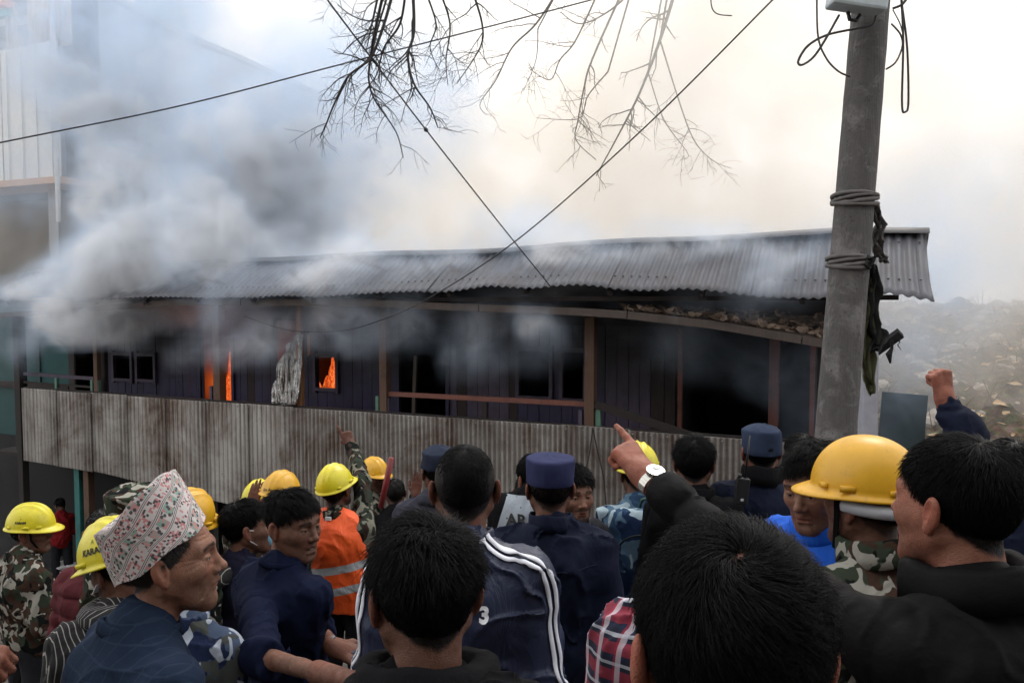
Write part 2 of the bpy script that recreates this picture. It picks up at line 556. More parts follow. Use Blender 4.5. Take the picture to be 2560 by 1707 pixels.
def face_cols(p, v):
    """vertex colours from head-local positions: skin, brows, lips, beard shade, scalp"""
    c = np.tile(_A(SK[v.get('skin', 'tan')]), (len(p), 1))
    x, y, z = np.abs(p[:, 0]), p[:, 1], p[:, 2]
    def blend(m, col):
        nonlocal c
        m = np.clip(m, 0, 1)[:, None]; c = c * (1 - m) + _A(col) * m
    sk = _A(SK[v.get('skin', 'tan')])
    n = fbm(p * 60, 3)
    blend(.25 * np.clip(1 - np.sqrt(((x - .045) / .03) ** 2 + ((z + .025) / .03) ** 2), 0, 1) * (y > .02), sk * _A((1.3, .85, .8)))
    blend(.35 * (x > .078), sk * _A((1.35, .8, .75)))
    # neck and jaw a little darker where the beard is shaved
    st = v.get('stubble', .35)
    m = np.clip((-.035 - z) / .02, 0, 1) * np.clip((y - .0) / .02, 0, 1) * np.clip((z + .125) / .02, 0, 1) * (.5 + n)
    m *= np.where((x < .024) & (z > -.078) & (z < -.054) & (y > .08), .1, 1)
    blend(m * st, sk * .33)
    if v.get('beard'):
        q = np.clip(1 - np.abs(z + .049) / .0075, 0, 1) * (x < .032) * (y > .07)
        q2 = np.clip((-.080 - z) / .008, 0, 1) * (y > .03) * (z > -.125)
        q3 = np.clip((x - .03) / .012, 0, 1) * np.clip((-.02 - z) / .03, 0, 1) * np.clip((y + .0) / .03, 0, 1) * (z > -.12) * .75
        blend(np.maximum(np.maximum(q * 1.1, q2), q3) * v['beard'] * (.55 + n * .8), (.012, .009, .008))
    # brows
    bz = .0305 - np.clip(x - .033, 0, 1) * .35
    blend(np.clip(1.3 - np.abs(z - bz) / .0048, 0, 1) * (x > .012) * (x < .052) * (y > .05) * (.65 + .6 * n), (.014, .010, .008))
    # lips, lash line, mouth
    blend(np.clip(1.4 - np.sqrt((x / .022) ** 2 + ((z + .0632) / .0115) ** 2) * 1.2, 0, 1) * (y > .082) * .75, sk * _A((.72, .42, .42)))
    blend(np.clip(1 - np.sqrt(((x - .031) / .016) ** 2 + ((z - .003) / .0085) ** 2), 0, 1) * (y > .06) * .9, sk * .25)
    if v.get('scalp', True):
        hl = hairline(p) + (n - .5) * .012
        m = np.clip((z - hl) / .010, 0, 1) * (x < .0815)
        m *= v.get('cover', 1.0)
        if v.get('bald'):
            w0 = _A(v['bald']); dd = ((p - w0) ** 2).sum(1)
            m *= 1 - .75 * np.exp(-dd / .0003)
        blend(m, v.get('haircol', (.010, .008, .007)))
    return c

# ------------------------------------------------------------------ hair made of strands, in head-local coordinates
def hair_curves(name, n, seed=1, top=.035, side=.010, whorl=(.0, -.045, .118), rad=.0007, npt=6, lift=.5, comb=(0, .6, 0), swirl=.5, curl=.006, w=1.0, grey=None, hatline=None, jitter=.35, clump=0.4):
    rng = np.random.default_rng(seed)
    u = rng.normal(size=(n * 4, 3)); u /= np.linalg.norm(u, axis=1)[:, None]
    C = _A((0, -.014, .030)); r = _A((.076 * w, .096, .088)) + .0005
    p = (C + u * r).astype(np.float32)
    hl = hairline(p) + rng.normal(size=len(p)) * .004
    ok = p[:, 2] > hl
    if hatline is not None: ok &= p[:, 2] < hatline(p)
    p = p[ok][:n]; u = u[ok][:n]; hl = hl[ok][:n]; n = len(p)
    nr = u / r; nr /= np.linalg.norm(nr, axis=1)[:, None]
    W = _A(whorl)
    d = p - W; dist = np.linalg.norm(d, axis=1)
    tg = d - nr * (d * nr).sum(1)[:, None]; tg /= np.linalg.norm(tg, axis=1)[:, None] + 1e-6
    sw = np.cross(nr, tg)
    sfac = np.exp(-dist / .05)[:, None]
    up = np.clip((p[:, 2] - .03) / .05, 0, 1)[:, None]
    dr = tg + sw * swirl * (.35 + sfac) + _A(comb) * up * (1 - sfac)
    cl = (fbm(p * 55 + seed, 2)[:, None] - .5)
    cl2 = (fbm(p * 55 + seed + 40, 2)[:, None] - .5)
    dr = dr + (sw * cl + tg * cl2) * clump * 3 + rng.normal(size=(n, 3)) * jitter * .5
    dr -= nr * (dr * nr).sum(1)[:, None]; dr /= np.linalg.norm(dr, axis=1)[:, None] + 1e-6
    L = (side + (top - side) * np.clip((p[:, 2] - .01) / .06, 0, 1)) * (1 + rng.normal(size=n) * .14)
    L *= np.clip((p[:, 2] - hl) / .02 + .35, .35, 1)
    L = L[:, None]
    l0 = (lift * (.7 + .6 * rng.random((n, 1)))) * (0.55 + .45 * up)
    pts = np.zeros((n, npt, 3), np.float32); q = p.copy(); pts[:, 0] = q
    dirv = nr * l0 + dr * (1 - l0 * .3)
    cv = rng.normal(size=(n, 3)) * curl * 8
    for i in range(1, npt):
        t = i / (npt - 1)
        dv = dirv + cv * t + _A((0, 0, -1)) * (.10 + .75 * (1 - up)) * t * .9 - nr * t * l0 * .95 + dr * t * .35
        dv /= np.linalg.norm(dv, axis=1)[:, None]
        q = q + dv * L / (npt - 1)
        e = (q - C) / r; ln = np.linalg.norm(e, axis=1)          # keep out of the skull
        ins = ln < 1.01; e[ins] /= (ln[ins] / 1.012)[:, None]; q = C + e * r
        pts[:, i] = q
    cu = bpy.data.hair_curves.new(name)
    cu.add_curves([npt] * n)
    cu.points.foreach_set('position', pts.ravel())
    ra = np.tile(np.linspace(1, .35, npt) * rad, n).astype(np.float32)
    a = cu.attributes.get('radius') or cu.attributes.new('radius', 'FLOAT', 'POINT')
    a.data.foreach_set('value', ra)
    return cu
HAIR = {}
def hair_data(style):
    if style in HAIR: return HAIR[style]
    bk = hairmat(); gm = hairmat('greying hair', (.045, .043, .04), .5)
    P = {
        'far':    dict(n=1500, top=.030, side=.012, rad=.0022, npt=4),
        'farbuzz': dict(n=1300, top=.012, side=.007, rad=.0018, npt=3, lift=.9),
        'mid':    dict(n=4500, top=.036, side=.010, rad=.0011, npt=5, seed=4),
        'messy':  dict(n=5200, top=.048, side=.016, rad=.0010, npt=6, seed=9, jitter=.8, lift=.8, curl=.02, clump=.8),
        'spiky':  dict(n=6500, top=.044, side=.008, rad=.0009, npt=6, seed=12, lift=.62, comb=(.35, 1.1, 0), jitter=.5, clump=.9),
        'crop':   dict(n=9000, top=.012, side=.004, rad=.0008, npt=4, seed=5, lift=.5),
        'full':   dict(n=16000, top=.052, side=.020, rad=.00058, npt=7, seed=21, lift=.62, comb=(.15, .5, 0), whorl=(.012, -.050, .113), swirl=.9, jitter=.6, clump=1.3, curl=.014),
        'hero':   dict(n=42000, top=.030, side=.017, rad=.00034, npt=7, seed=33, lift=.7, comb=(0, .15, 0), whorl=(-.008, -.060, .108), swirl=1.5, jitter=.7, clump=1.0, curl=.014, w=1.02),
        'right':  dict(n=15000, top=.034, side=.014, rad=.0006, npt=6, seed=41, lift=.35, jitter=.25, clump=.3, comb=(0, .9, 0)),
        'under':  dict(n=1500, top=.010, side=.008, rad=.0014, npt=3, lift=.5, seed=6, hatline=lambda p: .045 + 0 * p[:, 2]),
        'underbig': dict(n=5000, top=.006, side=.005, rad=.0006, npt=3, lift=.5, seed=6, hatline=lambda p: .045 + 0 * p[:, 2]),
        'old':    dict(n=5200, top=.020, side=.018, rad=.0008, npt=5, lift=.35, seed=16, hatline=lambda p: .055 + 0 * p[:, 2], jitter=.5),
    }[style]
    cu = hair_curves('hair', **P)
    cu.materials.append(gm if style == 'old' else bk)
    HAIR[style] = cu
    return cu
# ------------------------------------------------------------------ hands
def hand(s, wrist, fdir, back, side=1, pose='relaxed', sc=1.0):
    """adds a hand: wrist point, finger direction, direction out of the back of the hand; side=+1: thumb towards fdir x back"""
    y = Vector(fdir).normalized(); z = Vector(back); z = (z - y * z.dot(y)).normalized(); x = y.cross(z) * side
    M = Matrix((x, y, z)).transposed().to_4x4(); M.translation = Vector(wrist)
    s.M = M @ Matrix.Scale(sc, 4); s.sc = sc
    xs = [.031, .011, -.009, -.027]
    kn = [.088, .092, .088, .080]
    ln = [.074, .082, .076, .060]
    curl = {'relaxed': [.35, .45, .55, .65], 'point': [0.04, 1.35, 1.4, 1.4], 'fist': [1.35, 1.4, 1.4, 1.4], 'open': [.05, .08, .1, .15], 'grip': [1.0, 1.05, 1.1, 1.15]}[pose]
    s.cone((0, -.02, 0), (0, .02, 0), .026, .026, .02)
    for i in range(4):
        s.cone((xs[i] * .6, .012, 0), (xs[i], kn[i], 0), .015, .0115, .014)
        p = Vector((xs[i], kn[i], .001)); a = 0; L = ln[i]
        for j, (fr, ra, rb) in enumerate(((.45, .0098, .0088), (.30, .0088, .0080), (.25, .0080, .0066))):
            a += curl[i] * (1.0, 1.15, .7)[j] if curl[i] > .9 else curl[i] * .8
            q = p + Vector((0, math.cos(a), -math.sin(a))) * (L * fr)
            s.cone(p, q, ra, rb, .004); p = q
    if pose in ('fist', 'point', 'grip'):
        t = [(.024, .020, -.006), (.040, .050, -.022), (.030, .078, -.034), (.010, .088, -.038)]
    else:
        t = [(.024, .018, -.004), (.050, .046, -.014), (.060, .074, -.022), (.062, .100, -.028)]
    s.chain(t, [.016, .0125, .0105, .0085], .010)
    s.M = Matrix.Identity(4); s.sc = 1.0

# ------------------------------------------------------------------ headgear, all in head-local coordinates
def hard_hat_mesh(name, mat, ridge=True, peak=.036):
    nu, nv = 72, 26
    v, f = [], []
    def prof(t, a):
        """t 0 crown .. 1 rim"""
        th = t * PI / 2 * .97
        rx, ry, rz = .106, .130, .128
        x = rx * math.sin(th) ** .93 * math.sin(a); y = ry * math.sin(th) ** .93 * math.cos(a); z = rz * math.cos(th)
        if ridge:
            k = max(0, math.cos(th)) ** .35 * min(1, max(0, (1 - t) * 2.4))
            b = sum(math.exp(-((x - c) / .0075) ** 2) * hgt for c, hgt in ((0, .0095), (.034, .0075), (-.034, .0075)))
            z += b * k; y *= 1 + b * k * 1.2
        return x, y, z
    rows = [prof(j / nv, 0) for j in range(nv + 1)]
    for j in range(nv + 1):
        for i in range(nu):
            v.append(prof(j / nv, 2 * PI * i / nu))
    def ring(dr, dz, pk):
        for i in range(nu):
            a = 2 * PI * i / nu
            x, y, z = prof(1, a); n = math.hypot(x, y)
            fr = max(0, math.cos(a)) ** 1.6
            k = 1 + (dr + pk * fr) / n
            v.append((x * k, y * k, z + dz - fr * pk * .35))
    ring(.003, -.004, .0); ring(.007, -.008, peak * .5); ring(.010, -.011, peak); ring(.010, -.015, peak); ring(.0, -.017, .004)
    tot = nv + 6
    for j in range(tot - 1):
        for i in range(nu):
            i2 = (i + 1) % nu
            f.append((j * nu + i, (j + 1) * nu + i, (j + 1) * nu + i2, j * nu + i2))
    n0 = len(v)                                                  # inner shell
    for j in range(nv + 1):
        for i in range(nu):
            x, y, z = prof(1 - j / nv, 2 * PI * i / nu); v.append((x * .965, y * .965, z * .965 - (.006 if j == 0 else .003)))
    last = (tot - 1) * nu
    for i in range(nu):
        i2 = (i + 1) % nu; f.append((last + i, n0 + i, n0 + i2, last + i2))
    for j in range(nv):
        for i in range(nu):
            i2 = (i + 1) % nu
            f.append((n0 + j * nu + i, n0 + (j + 1) * nu + i, n0 + (j + 1) * nu + i2, n0 + j * nu + i2))
    m = MB(); m.v = v; m.f = f                                    # accessory slots at the sides
    for sx in (-1, 1):
        m.box((sx * .1075, .02, .016), (.008, .034, .014), Matrix.Rotation(-sx * .22, 3, 'Z') @ Matrix.Rotation(sx * .1, 3, 'Y'))
        m.box((sx * .084, .080, .014), (.008, .026, .012), Matrix.Rotation(sx * .75, 3, 'Z'))
        m.box((sx * .084, -.080, .014), (.008, .026, .012), Matrix.Rotation(-sx * .75, 3, 'Z'))
    me = bpy.data.meshes.new(name); me.from_pydata(m.v, [], m.f); me.update()
    me.polygons.foreach_set('use_smooth', [True] * len(me.polygons)); me.materials.append(mat)
    return me
def print_on(name, text, mat, size, place, parent, flat=None, bold=0.0):
    """flat print laid 1 mm proud of a curved surface: place(x, y) -> point"""
    fc = bpy.data.curves.new(name, 'FONT'); fc.body = text; fc.size = size; fc.align_x = 'CENTER'; fc.align_y = 'CENTER'; fc.offset = bold
    fc.resolution_u = 3
    o = bpy.data.objects.new(name, fc); COL.objects.link(o)
    dg = bpy.context.evaluated_depsgraph_get(); dg.update()
    me = bpy.data.meshes.new_from_object(o.evaluated_get(dg))
    bpy.data.objects.remove(o); bpy.data.curves.remove(fc)
    for vtx in me.vertices: vtx.co = place(vtx.co.x, vtx.co.y)
    me.materials.clear(); me.materials.append(mat); me.update()
    o = link(name, me, parent)
    return o
def hat_place(az, z0, tilt=0., rx=.1085, ry=.1325, rz=.130):
    """a spot on the hat's side: azimuth from the front towards the wearer's left (+), height z0"""
    def f(x, y):
        c, s_ = math.cos(tilt), math.sin(tilt); x, y = x * c - y * s_, x * s_ + y * c
        z = z0 + y; a = az + x / .118
        k = math.sqrt(max(.02, 1 - (z / rz) ** 2)) ** .93
        return Vector((-rx * k * math.sin(a), ry * k * math.cos(a), z))
    return f
def strap_mesh(name, pts, w, t, mat, parent, up=(0, 1, 0)):
    m = MB()
    for a, b in zip(pts[:-1], pts[1:]): m.beam(a, b, w, t, up)
    return m.build(name, mat, parent)

# ------------------------------------------------------------------ collars: a folded band round the neck
def collar(parent, mat, c=(0, 0, 1.44), r=(.066, .072), h=.036, th=.005, tilt=-.16, flare=.012, gap=0., name='collar', seed=1, roll=.0):
    nu = 40; v, f = [], []
    rr = random.Random(seed); ph = rr.random() * 6
    Rm = Matrix.Rotation(tilt, 3, 'X') @ Matrix.Rotation(roll, 3, 'Y')
    prof = [(0, 0), (0, .5), (.3, 1.0), (.8, 1.06), (1.15, .9), (1.3, .35), (1.35, -.15), (.9, -.15), (.7, .4)]
    n = len(prof)
    ks = nu if gap == 0 else nu - 1
    for i in range(nu):
        a = PI / 2 + gap / 2 + (2 * PI - gap) * i / (nu if gap == 0 else nu - 1)
        wob = .0035 * math.sin(3 * a + ph) + .002 * math.sin(7 * a + ph * 2)
        for (o, z) in prof:
            k = o * (flare + th)
            p = Vector(((r[0] + k + wob) * math.cos(a), (r[1] + k + wob) * math.sin(a), z * h + wob))
            v.append(Vector(c) + Rm @ p)
    for i in range(ks):
        i2 = (i + 1) % nu
        for j in range(n):
            j2 = (j + 1) % n; f.append((i * n + j, i2 * n + j, i2 * n + j2, i * n + j2))
    m = MB(); m.v = v; m.f = f
    return m.build(name, mat, parent, True)

NPEOPLE = []
def person(label, cx, cy, Y, yaw=0, pitch=0, roll=0, by=None, lean=0.0, side=0.0, h=.007, hh=.0045, v=None, hair='far', topm=None, topk=None, legm=None,
           arms=None, collar_=None, group=None, fold=.016, bulk=1.0, puff=None, eyes=False, sleeve=(1, 1), sh_drop=0., neckup=0., hunch=0., hem=.86, skirt=0., hfold=None, width=1.0, cat='person', topname='jacket'):
    """arms: [left, right]; each ('down') or (elbow_world, wrist_world, finger_dir_world, back_world, pose)"""
    v = dict(v or {})
    hw = at(cx, cy, Y)
    by = yaw if by is None else by
    B = Matrix.Rotation(-R(by), 3, 'Z')
    off = B @ Vector((side, .03 + lean, 0))
    ox, oy = hw.x - off.x, hw.y - off.y
    g = gz(ox, oy)
    root = empty('person', (ox, oy, g), -R(by))
    bpy.context.view_layer.update()
    tag(root, label, cat, group)
    T = Matrix.Translation((ox, oy, g)) @ B.to_4x4()
    Ti = T.inverted()
    hz = hw.z - g; dz = hz - 1.56 + hunch                            # the torso hangs from the head, the legs reach the ground
    Hc = Vector((side, .03 + lean, hz))
    HM = Matrix.Translation(Hc) @ Matrix.Rotation(-R(yaw - by), 4, 'Z') @ Matrix.Rotation(R(pitch), 4, 'X') @ Matrix.Rotation(R(roll), 4, 'Y')
    HMi = np.array(HM.inverted())
    Z = 1.0 + dz * .0
    def tz(z): return z + dz
    nb = Vector((side * .6, -.015 + lean * .75, tz(1.425)))
    # ---- head and neck (fine)
    s = Sdf(); s.M = HM; head_sdf(s, v); nk = HM @ Vector((0, -.022, -.055)); s.M = Matrix.Identity(4)
    s.cone(nk, nb + Vector((0, 0, -.05)), .052 * v.get('neck', 1), .060 * v.get('neck', 1), .02)
    age = v.get('age', .25)
    HMt = HMi.T.astype(np.float32)
    hv, hf = s.mesh(hh, None if age < .5 else lambda p: wrinkles((np.c_[p, np.ones(len(p), np.float32)] @ HMt)[:, :3], age))
    loc = (np.c_[hv, np.ones(len(hv))] @ HMi.T)[:, :3].astype(np.float32)
    cols = [face_cols(loc, v)]
    vs, fs = [hv], [hf]
    # ---- joints
    W = width
    hip = Vector((0, 0, tz(.95)))
    fz = 0.0
    sh = [nb + Vector((sx * .160 * W, .0 + (-.0), -.072 - sh_drop)) for sx in (-1, 1)]
    J = []
    for i, sx in enumerate((-1, 1)):
        a = (arms or ['down', 'down'])[i]
        if a == 'down':
            e = sh[i] + Vector((sx * .035, -.03, -.28)); w = e + Vector((-sx * .01, .085, -.235)); J.append((e, w, Vector((0, .25, -1)), Vector((sx, .1, 0)), 'relaxed', False))
        elif a == 'fwd':
            e = sh[i] + Vector((sx * .05, .0, -.27)); w = e + Vector((-sx * .08, .22, -.05)); J.append((e, w, Vector((-sx * .3, 1, 0)), Vector((sx * .5, 0, 1)), 'relaxed', False))
        else:
            e, w = Ti @ Vector(a[0]), Ti @ Vector(a[1]); Bi = B.inverted()
            J.append((e, w, Bi @ Vector(a[2]), Bi @ Vector(a[3]), a[4], True) + tuple(a[5:]))
    # ---- rest of the body (coarse, hidden under the clothes) and the hands
    s = Sdf(); k = .86
    s.cone(nb + Vector((0, 0, -.02)), nb + Vector((0, 0, -.09)), .050, .07, .03)
    s.ell((nb.x * .7, nb.y * .7, tz(1.25)), (.125 * k * W, .085 * k, .16), .04); s.ell((0, 0, tz(1.08)), (.12 * k, .08 * k, .12), .05); s.ell(hip, (.13 * k, .09 * k, .11), .05)
    for sx, p in zip((-1, 1), sh): s.cone(nb + Vector((sx * .05, 0, -.07)), p, .04, .04, .03)
    for i, sx in enumerate((-1, 1)):
        e, w = J[i][0], J[i][1]
        s.cone(sh[i], e, .040, .032, .02); s.cone(e, w, .032, .022, .015)
        s.cone(hip + Vector((sx * .085, 0, -.02)), (sx * .10, .01, .48), .07, .045, .03); s.cone((sx * .10, .01, .48), (sx * .105, -.02, .09), .042, .028, .02)
        s.cone((sx * .105, -.03, .05), (sx * .115, .12, .035), .033, .028, .02)
    bv, bf = s.mesh(.022)
    sk = _A(SK[v.get('skin', 'tan')])
    cols.append(np.tile(sk, (len(bv), 1))); vs.append(bv); fs.append(bf)
    for i in range(2):
        s = Sdf(); e, w, fd, bk, pose, vis = J[i][:6]
        sd = -1 if i == 0 else 1
        bare = not sleeve[i]
        sc = J[i][6] if len(J[i]) > 6 else 1.0
        hand(s, w, fd, bk, -sd, pose, 1.02 * sc)
        if bare: s.cone(e, e.lerp(w, .35), .040 * sc, .041 * sc, .02); s.cone(e.lerp(w, .35), w, .041 * sc, .027 * sc, .02)
        else: s.cone(e.lerp(w, .6), w, .032 * sc, .027 * sc, .02)
        av, af = s.mesh(.0035 if (vis and Y < 3) else (.0055 if vis else .009))
        n = fbm(av * 40, 2)[:, None]
        cols.append(sk * (.85 + .3 * n) * (_A((1.08, .92, .9)))); vs.append(av); fs.append(af)
    o = 0; ff = []
    for a, b in zip(vs, fs): ff.append(b + o); o += len(a)
    me = np_mesh('body', np.concatenate(vs), np.concatenate(ff), True, np.concatenate(cols), skinmat())
    link('body', me, root)
    # ---- jacket
    if topm is not None:
        s = Sdf(); b = bulk
        ch = Vector((nb.x * .75, nb.y * .75 - .012, tz(1.25)))
        s.ell(ch, (.165 * W * b, .118 * b, .175), .05)
        s.ell((0, -.0, tz(1.07)), (.150 * b, .112 * b, .16), .06)
        s.ell((0, 0, tz(.95)), (.160 * b, .118 * b, .14), .06)
        s.cone(nb + Vector((0, .0, .0 + neckup)), nb + Vector((0, 0, -.09)), .060 + neckup * .05, .080 * b, .035)
        for i, sx in enumerate((-1, 1)):
            s.cone(nb + Vector((sx * .02, -.010, -.030)), sh[i] + Vector((-sx * .02, 0, .0)), .048 * b, .052 * b, .05)
            s.cone(ch + Vector((sx * .06, -.035, .06)), sh[i] + Vector((-sx * .03, -.02, -.06)), .07 * b, .06 * b, .04)
            e, w = J[i][0], J[i][1]
            s.cone(sh[i] + Vector((-sx * .004, 0, -.006)), e, .058 * b, .050 * b, .035)
            L = sleeve[i]
            if L >= 1:
                d = (w - e).normalized(); we = w - d * .012
                s.cone(e, we, .051 * b, .038 * b, .025); s.cut(we - d * .004, d, .075)
            elif L > 0:
                q = e.lerp(w, L); d = (w - e).normalized(); s.cone(e, q, .051 * b, (.047 if L < .7 else .038) * b, .025); s.cut(q - d * .004, d, .085)
            else:
                d = (e - sh[i]).normalized(); s.cut(e - d * .03, d, .10)
        top = nb.z + .028 + neckup
        disp0 = folds(fold, 8.5 if not hfold else hfold, seed=(cx * .37) % 9)
        if puff:
            A = [(sh[i], J[i][0], J[i][1]) for i in range(2)]
            def disp(p, A=A, d0=disp0):
                r = np.full(len(p), 0., np.float32); best = np.full(len(p), 9., np.float32)
                for (a, e, w) in A:
                    acc = 0
                    for (q0, q1) in ((a, e), (e, w)):
                        q0n, q1n = _A(q0), _A(q1); ba = q1n - q0n; L = float(np.sqrt(ba @ ba))
                        t = np.clip((p - q0n) @ ba / (L * L), 0, 1); dd = np.linalg.norm(p - (q0n + t[:, None] * ba), axis=1)
                        ph = (acc + t * L) / puff; val = np.abs(np.sin(ph * PI)) ** .55
                        m = dd < best; best = np.where(m, dd, best); r = np.where(m, val, r); acc += L
                tors = np.abs(np.sin((p[:, 2]) / (puff * 1.25) * PI)) ** .5
                m = np.clip((best - .085) / .03, 0, 1)
                return (r * (1 - m) * .6 + tors * m - .70) * .018 + d0(p)
        else: disp = disp0
        cut_z = tz(hem)
        s.cut((0, 0, cut_z), (0, 0, -1), .45)
        tv, tf = s.mesh(h, disp, pad=.03)
        me = np_mesh(topname, tv, tf, True, None, topm)
        jk = link(topname, me, root)
    else: jk = None
    # ---- trousers and shoes
    s = Sdf()
    s.ell(hip + Vector((0, 0, .0)), (.150, .112, .12), .05)
    for sx in (-1, 1):
        s.cone(hip + Vector((sx * .080, 0, -.04)), (sx * .10, .01, .48), .088, .066, .04); s.cone((sx * .10, .01, .48), (sx * .105, -.02, .11), .066, .052, .03)
        s.cut((sx * .105, -.02, .085), (0, 0, -1), .085)
    tv, tf = s.mesh(.016, folds(.006, 7, 3.))
    link('trousers', np_mesh('trousers', tv, tf, True, None, legm or cloth('dark trouser cloth', (.02, .021, .025))), root)
    for sx in (-1, 1):
        so = link('shoe', shoe_mesh(), root); so.location = (sx * .105, -.02, 0)
    # ---- head-local frame for hair, hats, eyes
    def hp(o):
        o.parent = root; o.matrix_local = HM; return o
    if hair:
        ho = bpy.data.objects.new('hair', hair_data(hair)); COL.objects.link(ho); hp(ho)
    if eyes:
        for sx in (-1, 1):
            eo = link('eye', eye_mesh(), root); eo.matrix_local = HM @ Matrix.Translation((sx * .031, .0735, .003)) @ Matrix.Rotation(R(v.get('gaze', 0)), 4, 'Z')
    if collar_:
        cd = dict(collar_)
        collar(root, cd.pop('mat', topm), (nb.x, nb.y, nb.z + cd.pop('dz', -.012)), **cd)
    P = dict(root=root, HM=HM, T=T, J=J, hp=hp, nb=nb, sh=sh, jacket=jk, dz=dz, hw=hw)
    NPEOPLE.append(P)
    return P
_M = {}
def shoe_mesh():
    if 'shoe' not in _M:
        s = Sdf(); s.cone((0, -.04, .05), (0, .03, .06), .045, .045, .03); s.cone((0, .03, .04), (.0, .15, .035), .040, .036, .03); s.cut((0, .05, .004), (0, 0, -1), .3)
        v, f = s.mesh(.012); _M['shoe'] = np_mesh('shoe', v, f, True, None, plain('shoe leather', (.02, .018, .017), .45))
    return _M['shoe']
def eye_mesh():
    if 'eye' not in _M:
        m = MB(); m.ell((0, 0, 0), (.0124, .0124, .0124), 20, 16, Matrix.Rotation(PI / 2, 3, 'X'))
        v = np.array(m.v, np.float32)
        r = np.hypot(v[:, 0], v[:, 2]); c = np.tile(_A((.38, .35, .33)), (len(v), 1))
        c[(r < .0062) & (v[:, 1] > 0)] = (.015, .009, .006)
        me = bpy.data.meshes.new('eye'); me.from_pydata(m.v, [], m.f); me.polygons.foreach_set('use_smooth', [True] * len(me.polygons))
        a = me.color_attributes.new('col', 'FLOAT_COLOR', 'POINT'); cc = np.ones((len(v), 4), np.float32); cc[:, :3] = c; a.data.foreach_set('color', cc.ravel())
        n = NT('eye'); at_ = n.N.new('ShaderNodeAttribute'); at_.attribute_name = 'col'; n.fin(at_.outputs['Color'], .12, 0, .6)
        me.materials.append(n.m); _M['eye'] = me
    return _M['eye']
def add_hat(P, kind='yellow', text=None, dx=(0, 0, .036), tilt=0, roll=0, turn=0, ridge=True):
    key = 'hat' + kind + str(ridge)
    c = {'yellow': (.74, .55, .012), 'lemon': (.72, .62, .015), 'amber': (.72, .38, .012)}[kind]
    if key not in _M: _M[key] = hard_hat_mesh('hard_hat', hatmat(kind + ' hard plastic', c), ridge)
    o = link('hard_hat', _M[key], P['root'])
    o.matrix_local = P['HM'] @ Matrix.Translation(dx) @ Matrix.Rotation(R(turn), 4, 'Z') @ Matrix.Rotation(R(tilt), 4, 'X') @ Matrix.Rotation(R(roll), 4, 'Y')
    return o
# ------------------------------------------------------------------ ground, hills
asph = NT('trodden earth'); v_ = asph.obj()
f_ = asph.noise(v_, 3, 6, .65)
c_ = asph.mix(f_, (.045, .040, .034), (.11, .098, .083))
c_ = asph.mix(asph.step(asph.noise(v_, 40, 4, .7), .55, .7), c_, (.16, .145, .125))
asph.bump(asph.noise(v_, 60, 5, .7), .6, .02); asph.fin(c_, .95)
xs = np.concatenate([np.linspace(-900, -30, 14), np.linspace(-28, 28, 113), np.linspace(30, 900, 14)])
ys = np.concatenate([np.linspace(-60, -8, 8), np.linspace(-7, 30, 90), np.linspace(34, 1200, 24)])
GX, GY = np.meshgrid(xs, ys, indexing='ij')
GZ = -0.16 * np.clip(GY, -6, 15) + 0.138 * np.clip(GX, -14, 9)
GZ += (fbm(np.stack([GX * 1.3, GY * 1.3, GX * 0], -1), 3) - .5) * .08 * (np.abs(GX) < 28)
GZ = GZ - np.clip(GY - 60, 0, 400) * .02
n_x, n_y = GX.shape
ii = np.arange(n_x * n_y).reshape(n_x, n_y)
q_ = np.stack([ii[:-1, :-1], ii[1:, :-1], ii[1:, 1:], ii[:-1, 1:]], -1).reshape(-1, 4)
tag(link('ground', np_mesh('ground', np.stack([GX, GY, GZ], -1).reshape(-1, 3), q_, True, None, asph.m)), kind='structure')

# slope of rubble and dry leaves at the right, beyond the house
hm = NT('rubble slope'); v_ = hm.obj()
vo = hm.N.new('ShaderNodeTexVoronoi'); vo.inputs['Scale'].default_value = 7; hm.L.new(v_, vo.inputs['Vector'])
c_ = hm.ramp(hm.noise(v_, 4, 6, .7), [(.3, (.05, .042, .03)), (.5, (.14, .115, .08)), (.62, (.26, .21, .15)), (.75, (.36, .31, .25))])
c_ = hm.mix(.35, c_, vo.outputs['Color'], 'MULTIPLY')
hm.bump(hm.noise(v_, 18, 6, .75), 1.0, .08); hm.fin(c_, .95)
X2, Y2 = np.meshgrid(np.linspace(5.2, 34, 150), np.linspace(11.5, 34, 120), indexing='ij')
t_ = np.clip((Y2 - 12.5 - np.clip(7 - X2, 0, 3)) / 17, 0, 1) * np.clip((X2 - 5.2) / 1.6, 0, 1)
Z2 = -1.7 + t_ ** .8 * 3.0 + (fbm(np.stack([X2 * 1.1, Y2 * 1.1, X2 * 0], -1), 4) - .5) * 1.1 - .9 * (1 - np.clip((X2 - 5.2) / 1.2, 0, 1))
Z2 += np.abs(fbm(np.stack([X2 * 5, Y2 * 5, X2 * 0 + 3], -1), 2) - .5) * .35
ii = np.arange(X2.size).reshape(X2.shape)
q_ = np.stack([ii[:-1, :-1], ii[1:, :-1], ii[1:, 1:], ii[:-1, 1:]], -1).reshape(-1, 4)
tag(link('hill_terrain', np_mesh('hill_terrain', np.stack([X2, Y2, Z2], -1).reshape(-1, 3), q_, False, None, hm.m)), kind='structure')
rr = random.Random(3)
m1 = MB(); m2 = MB()
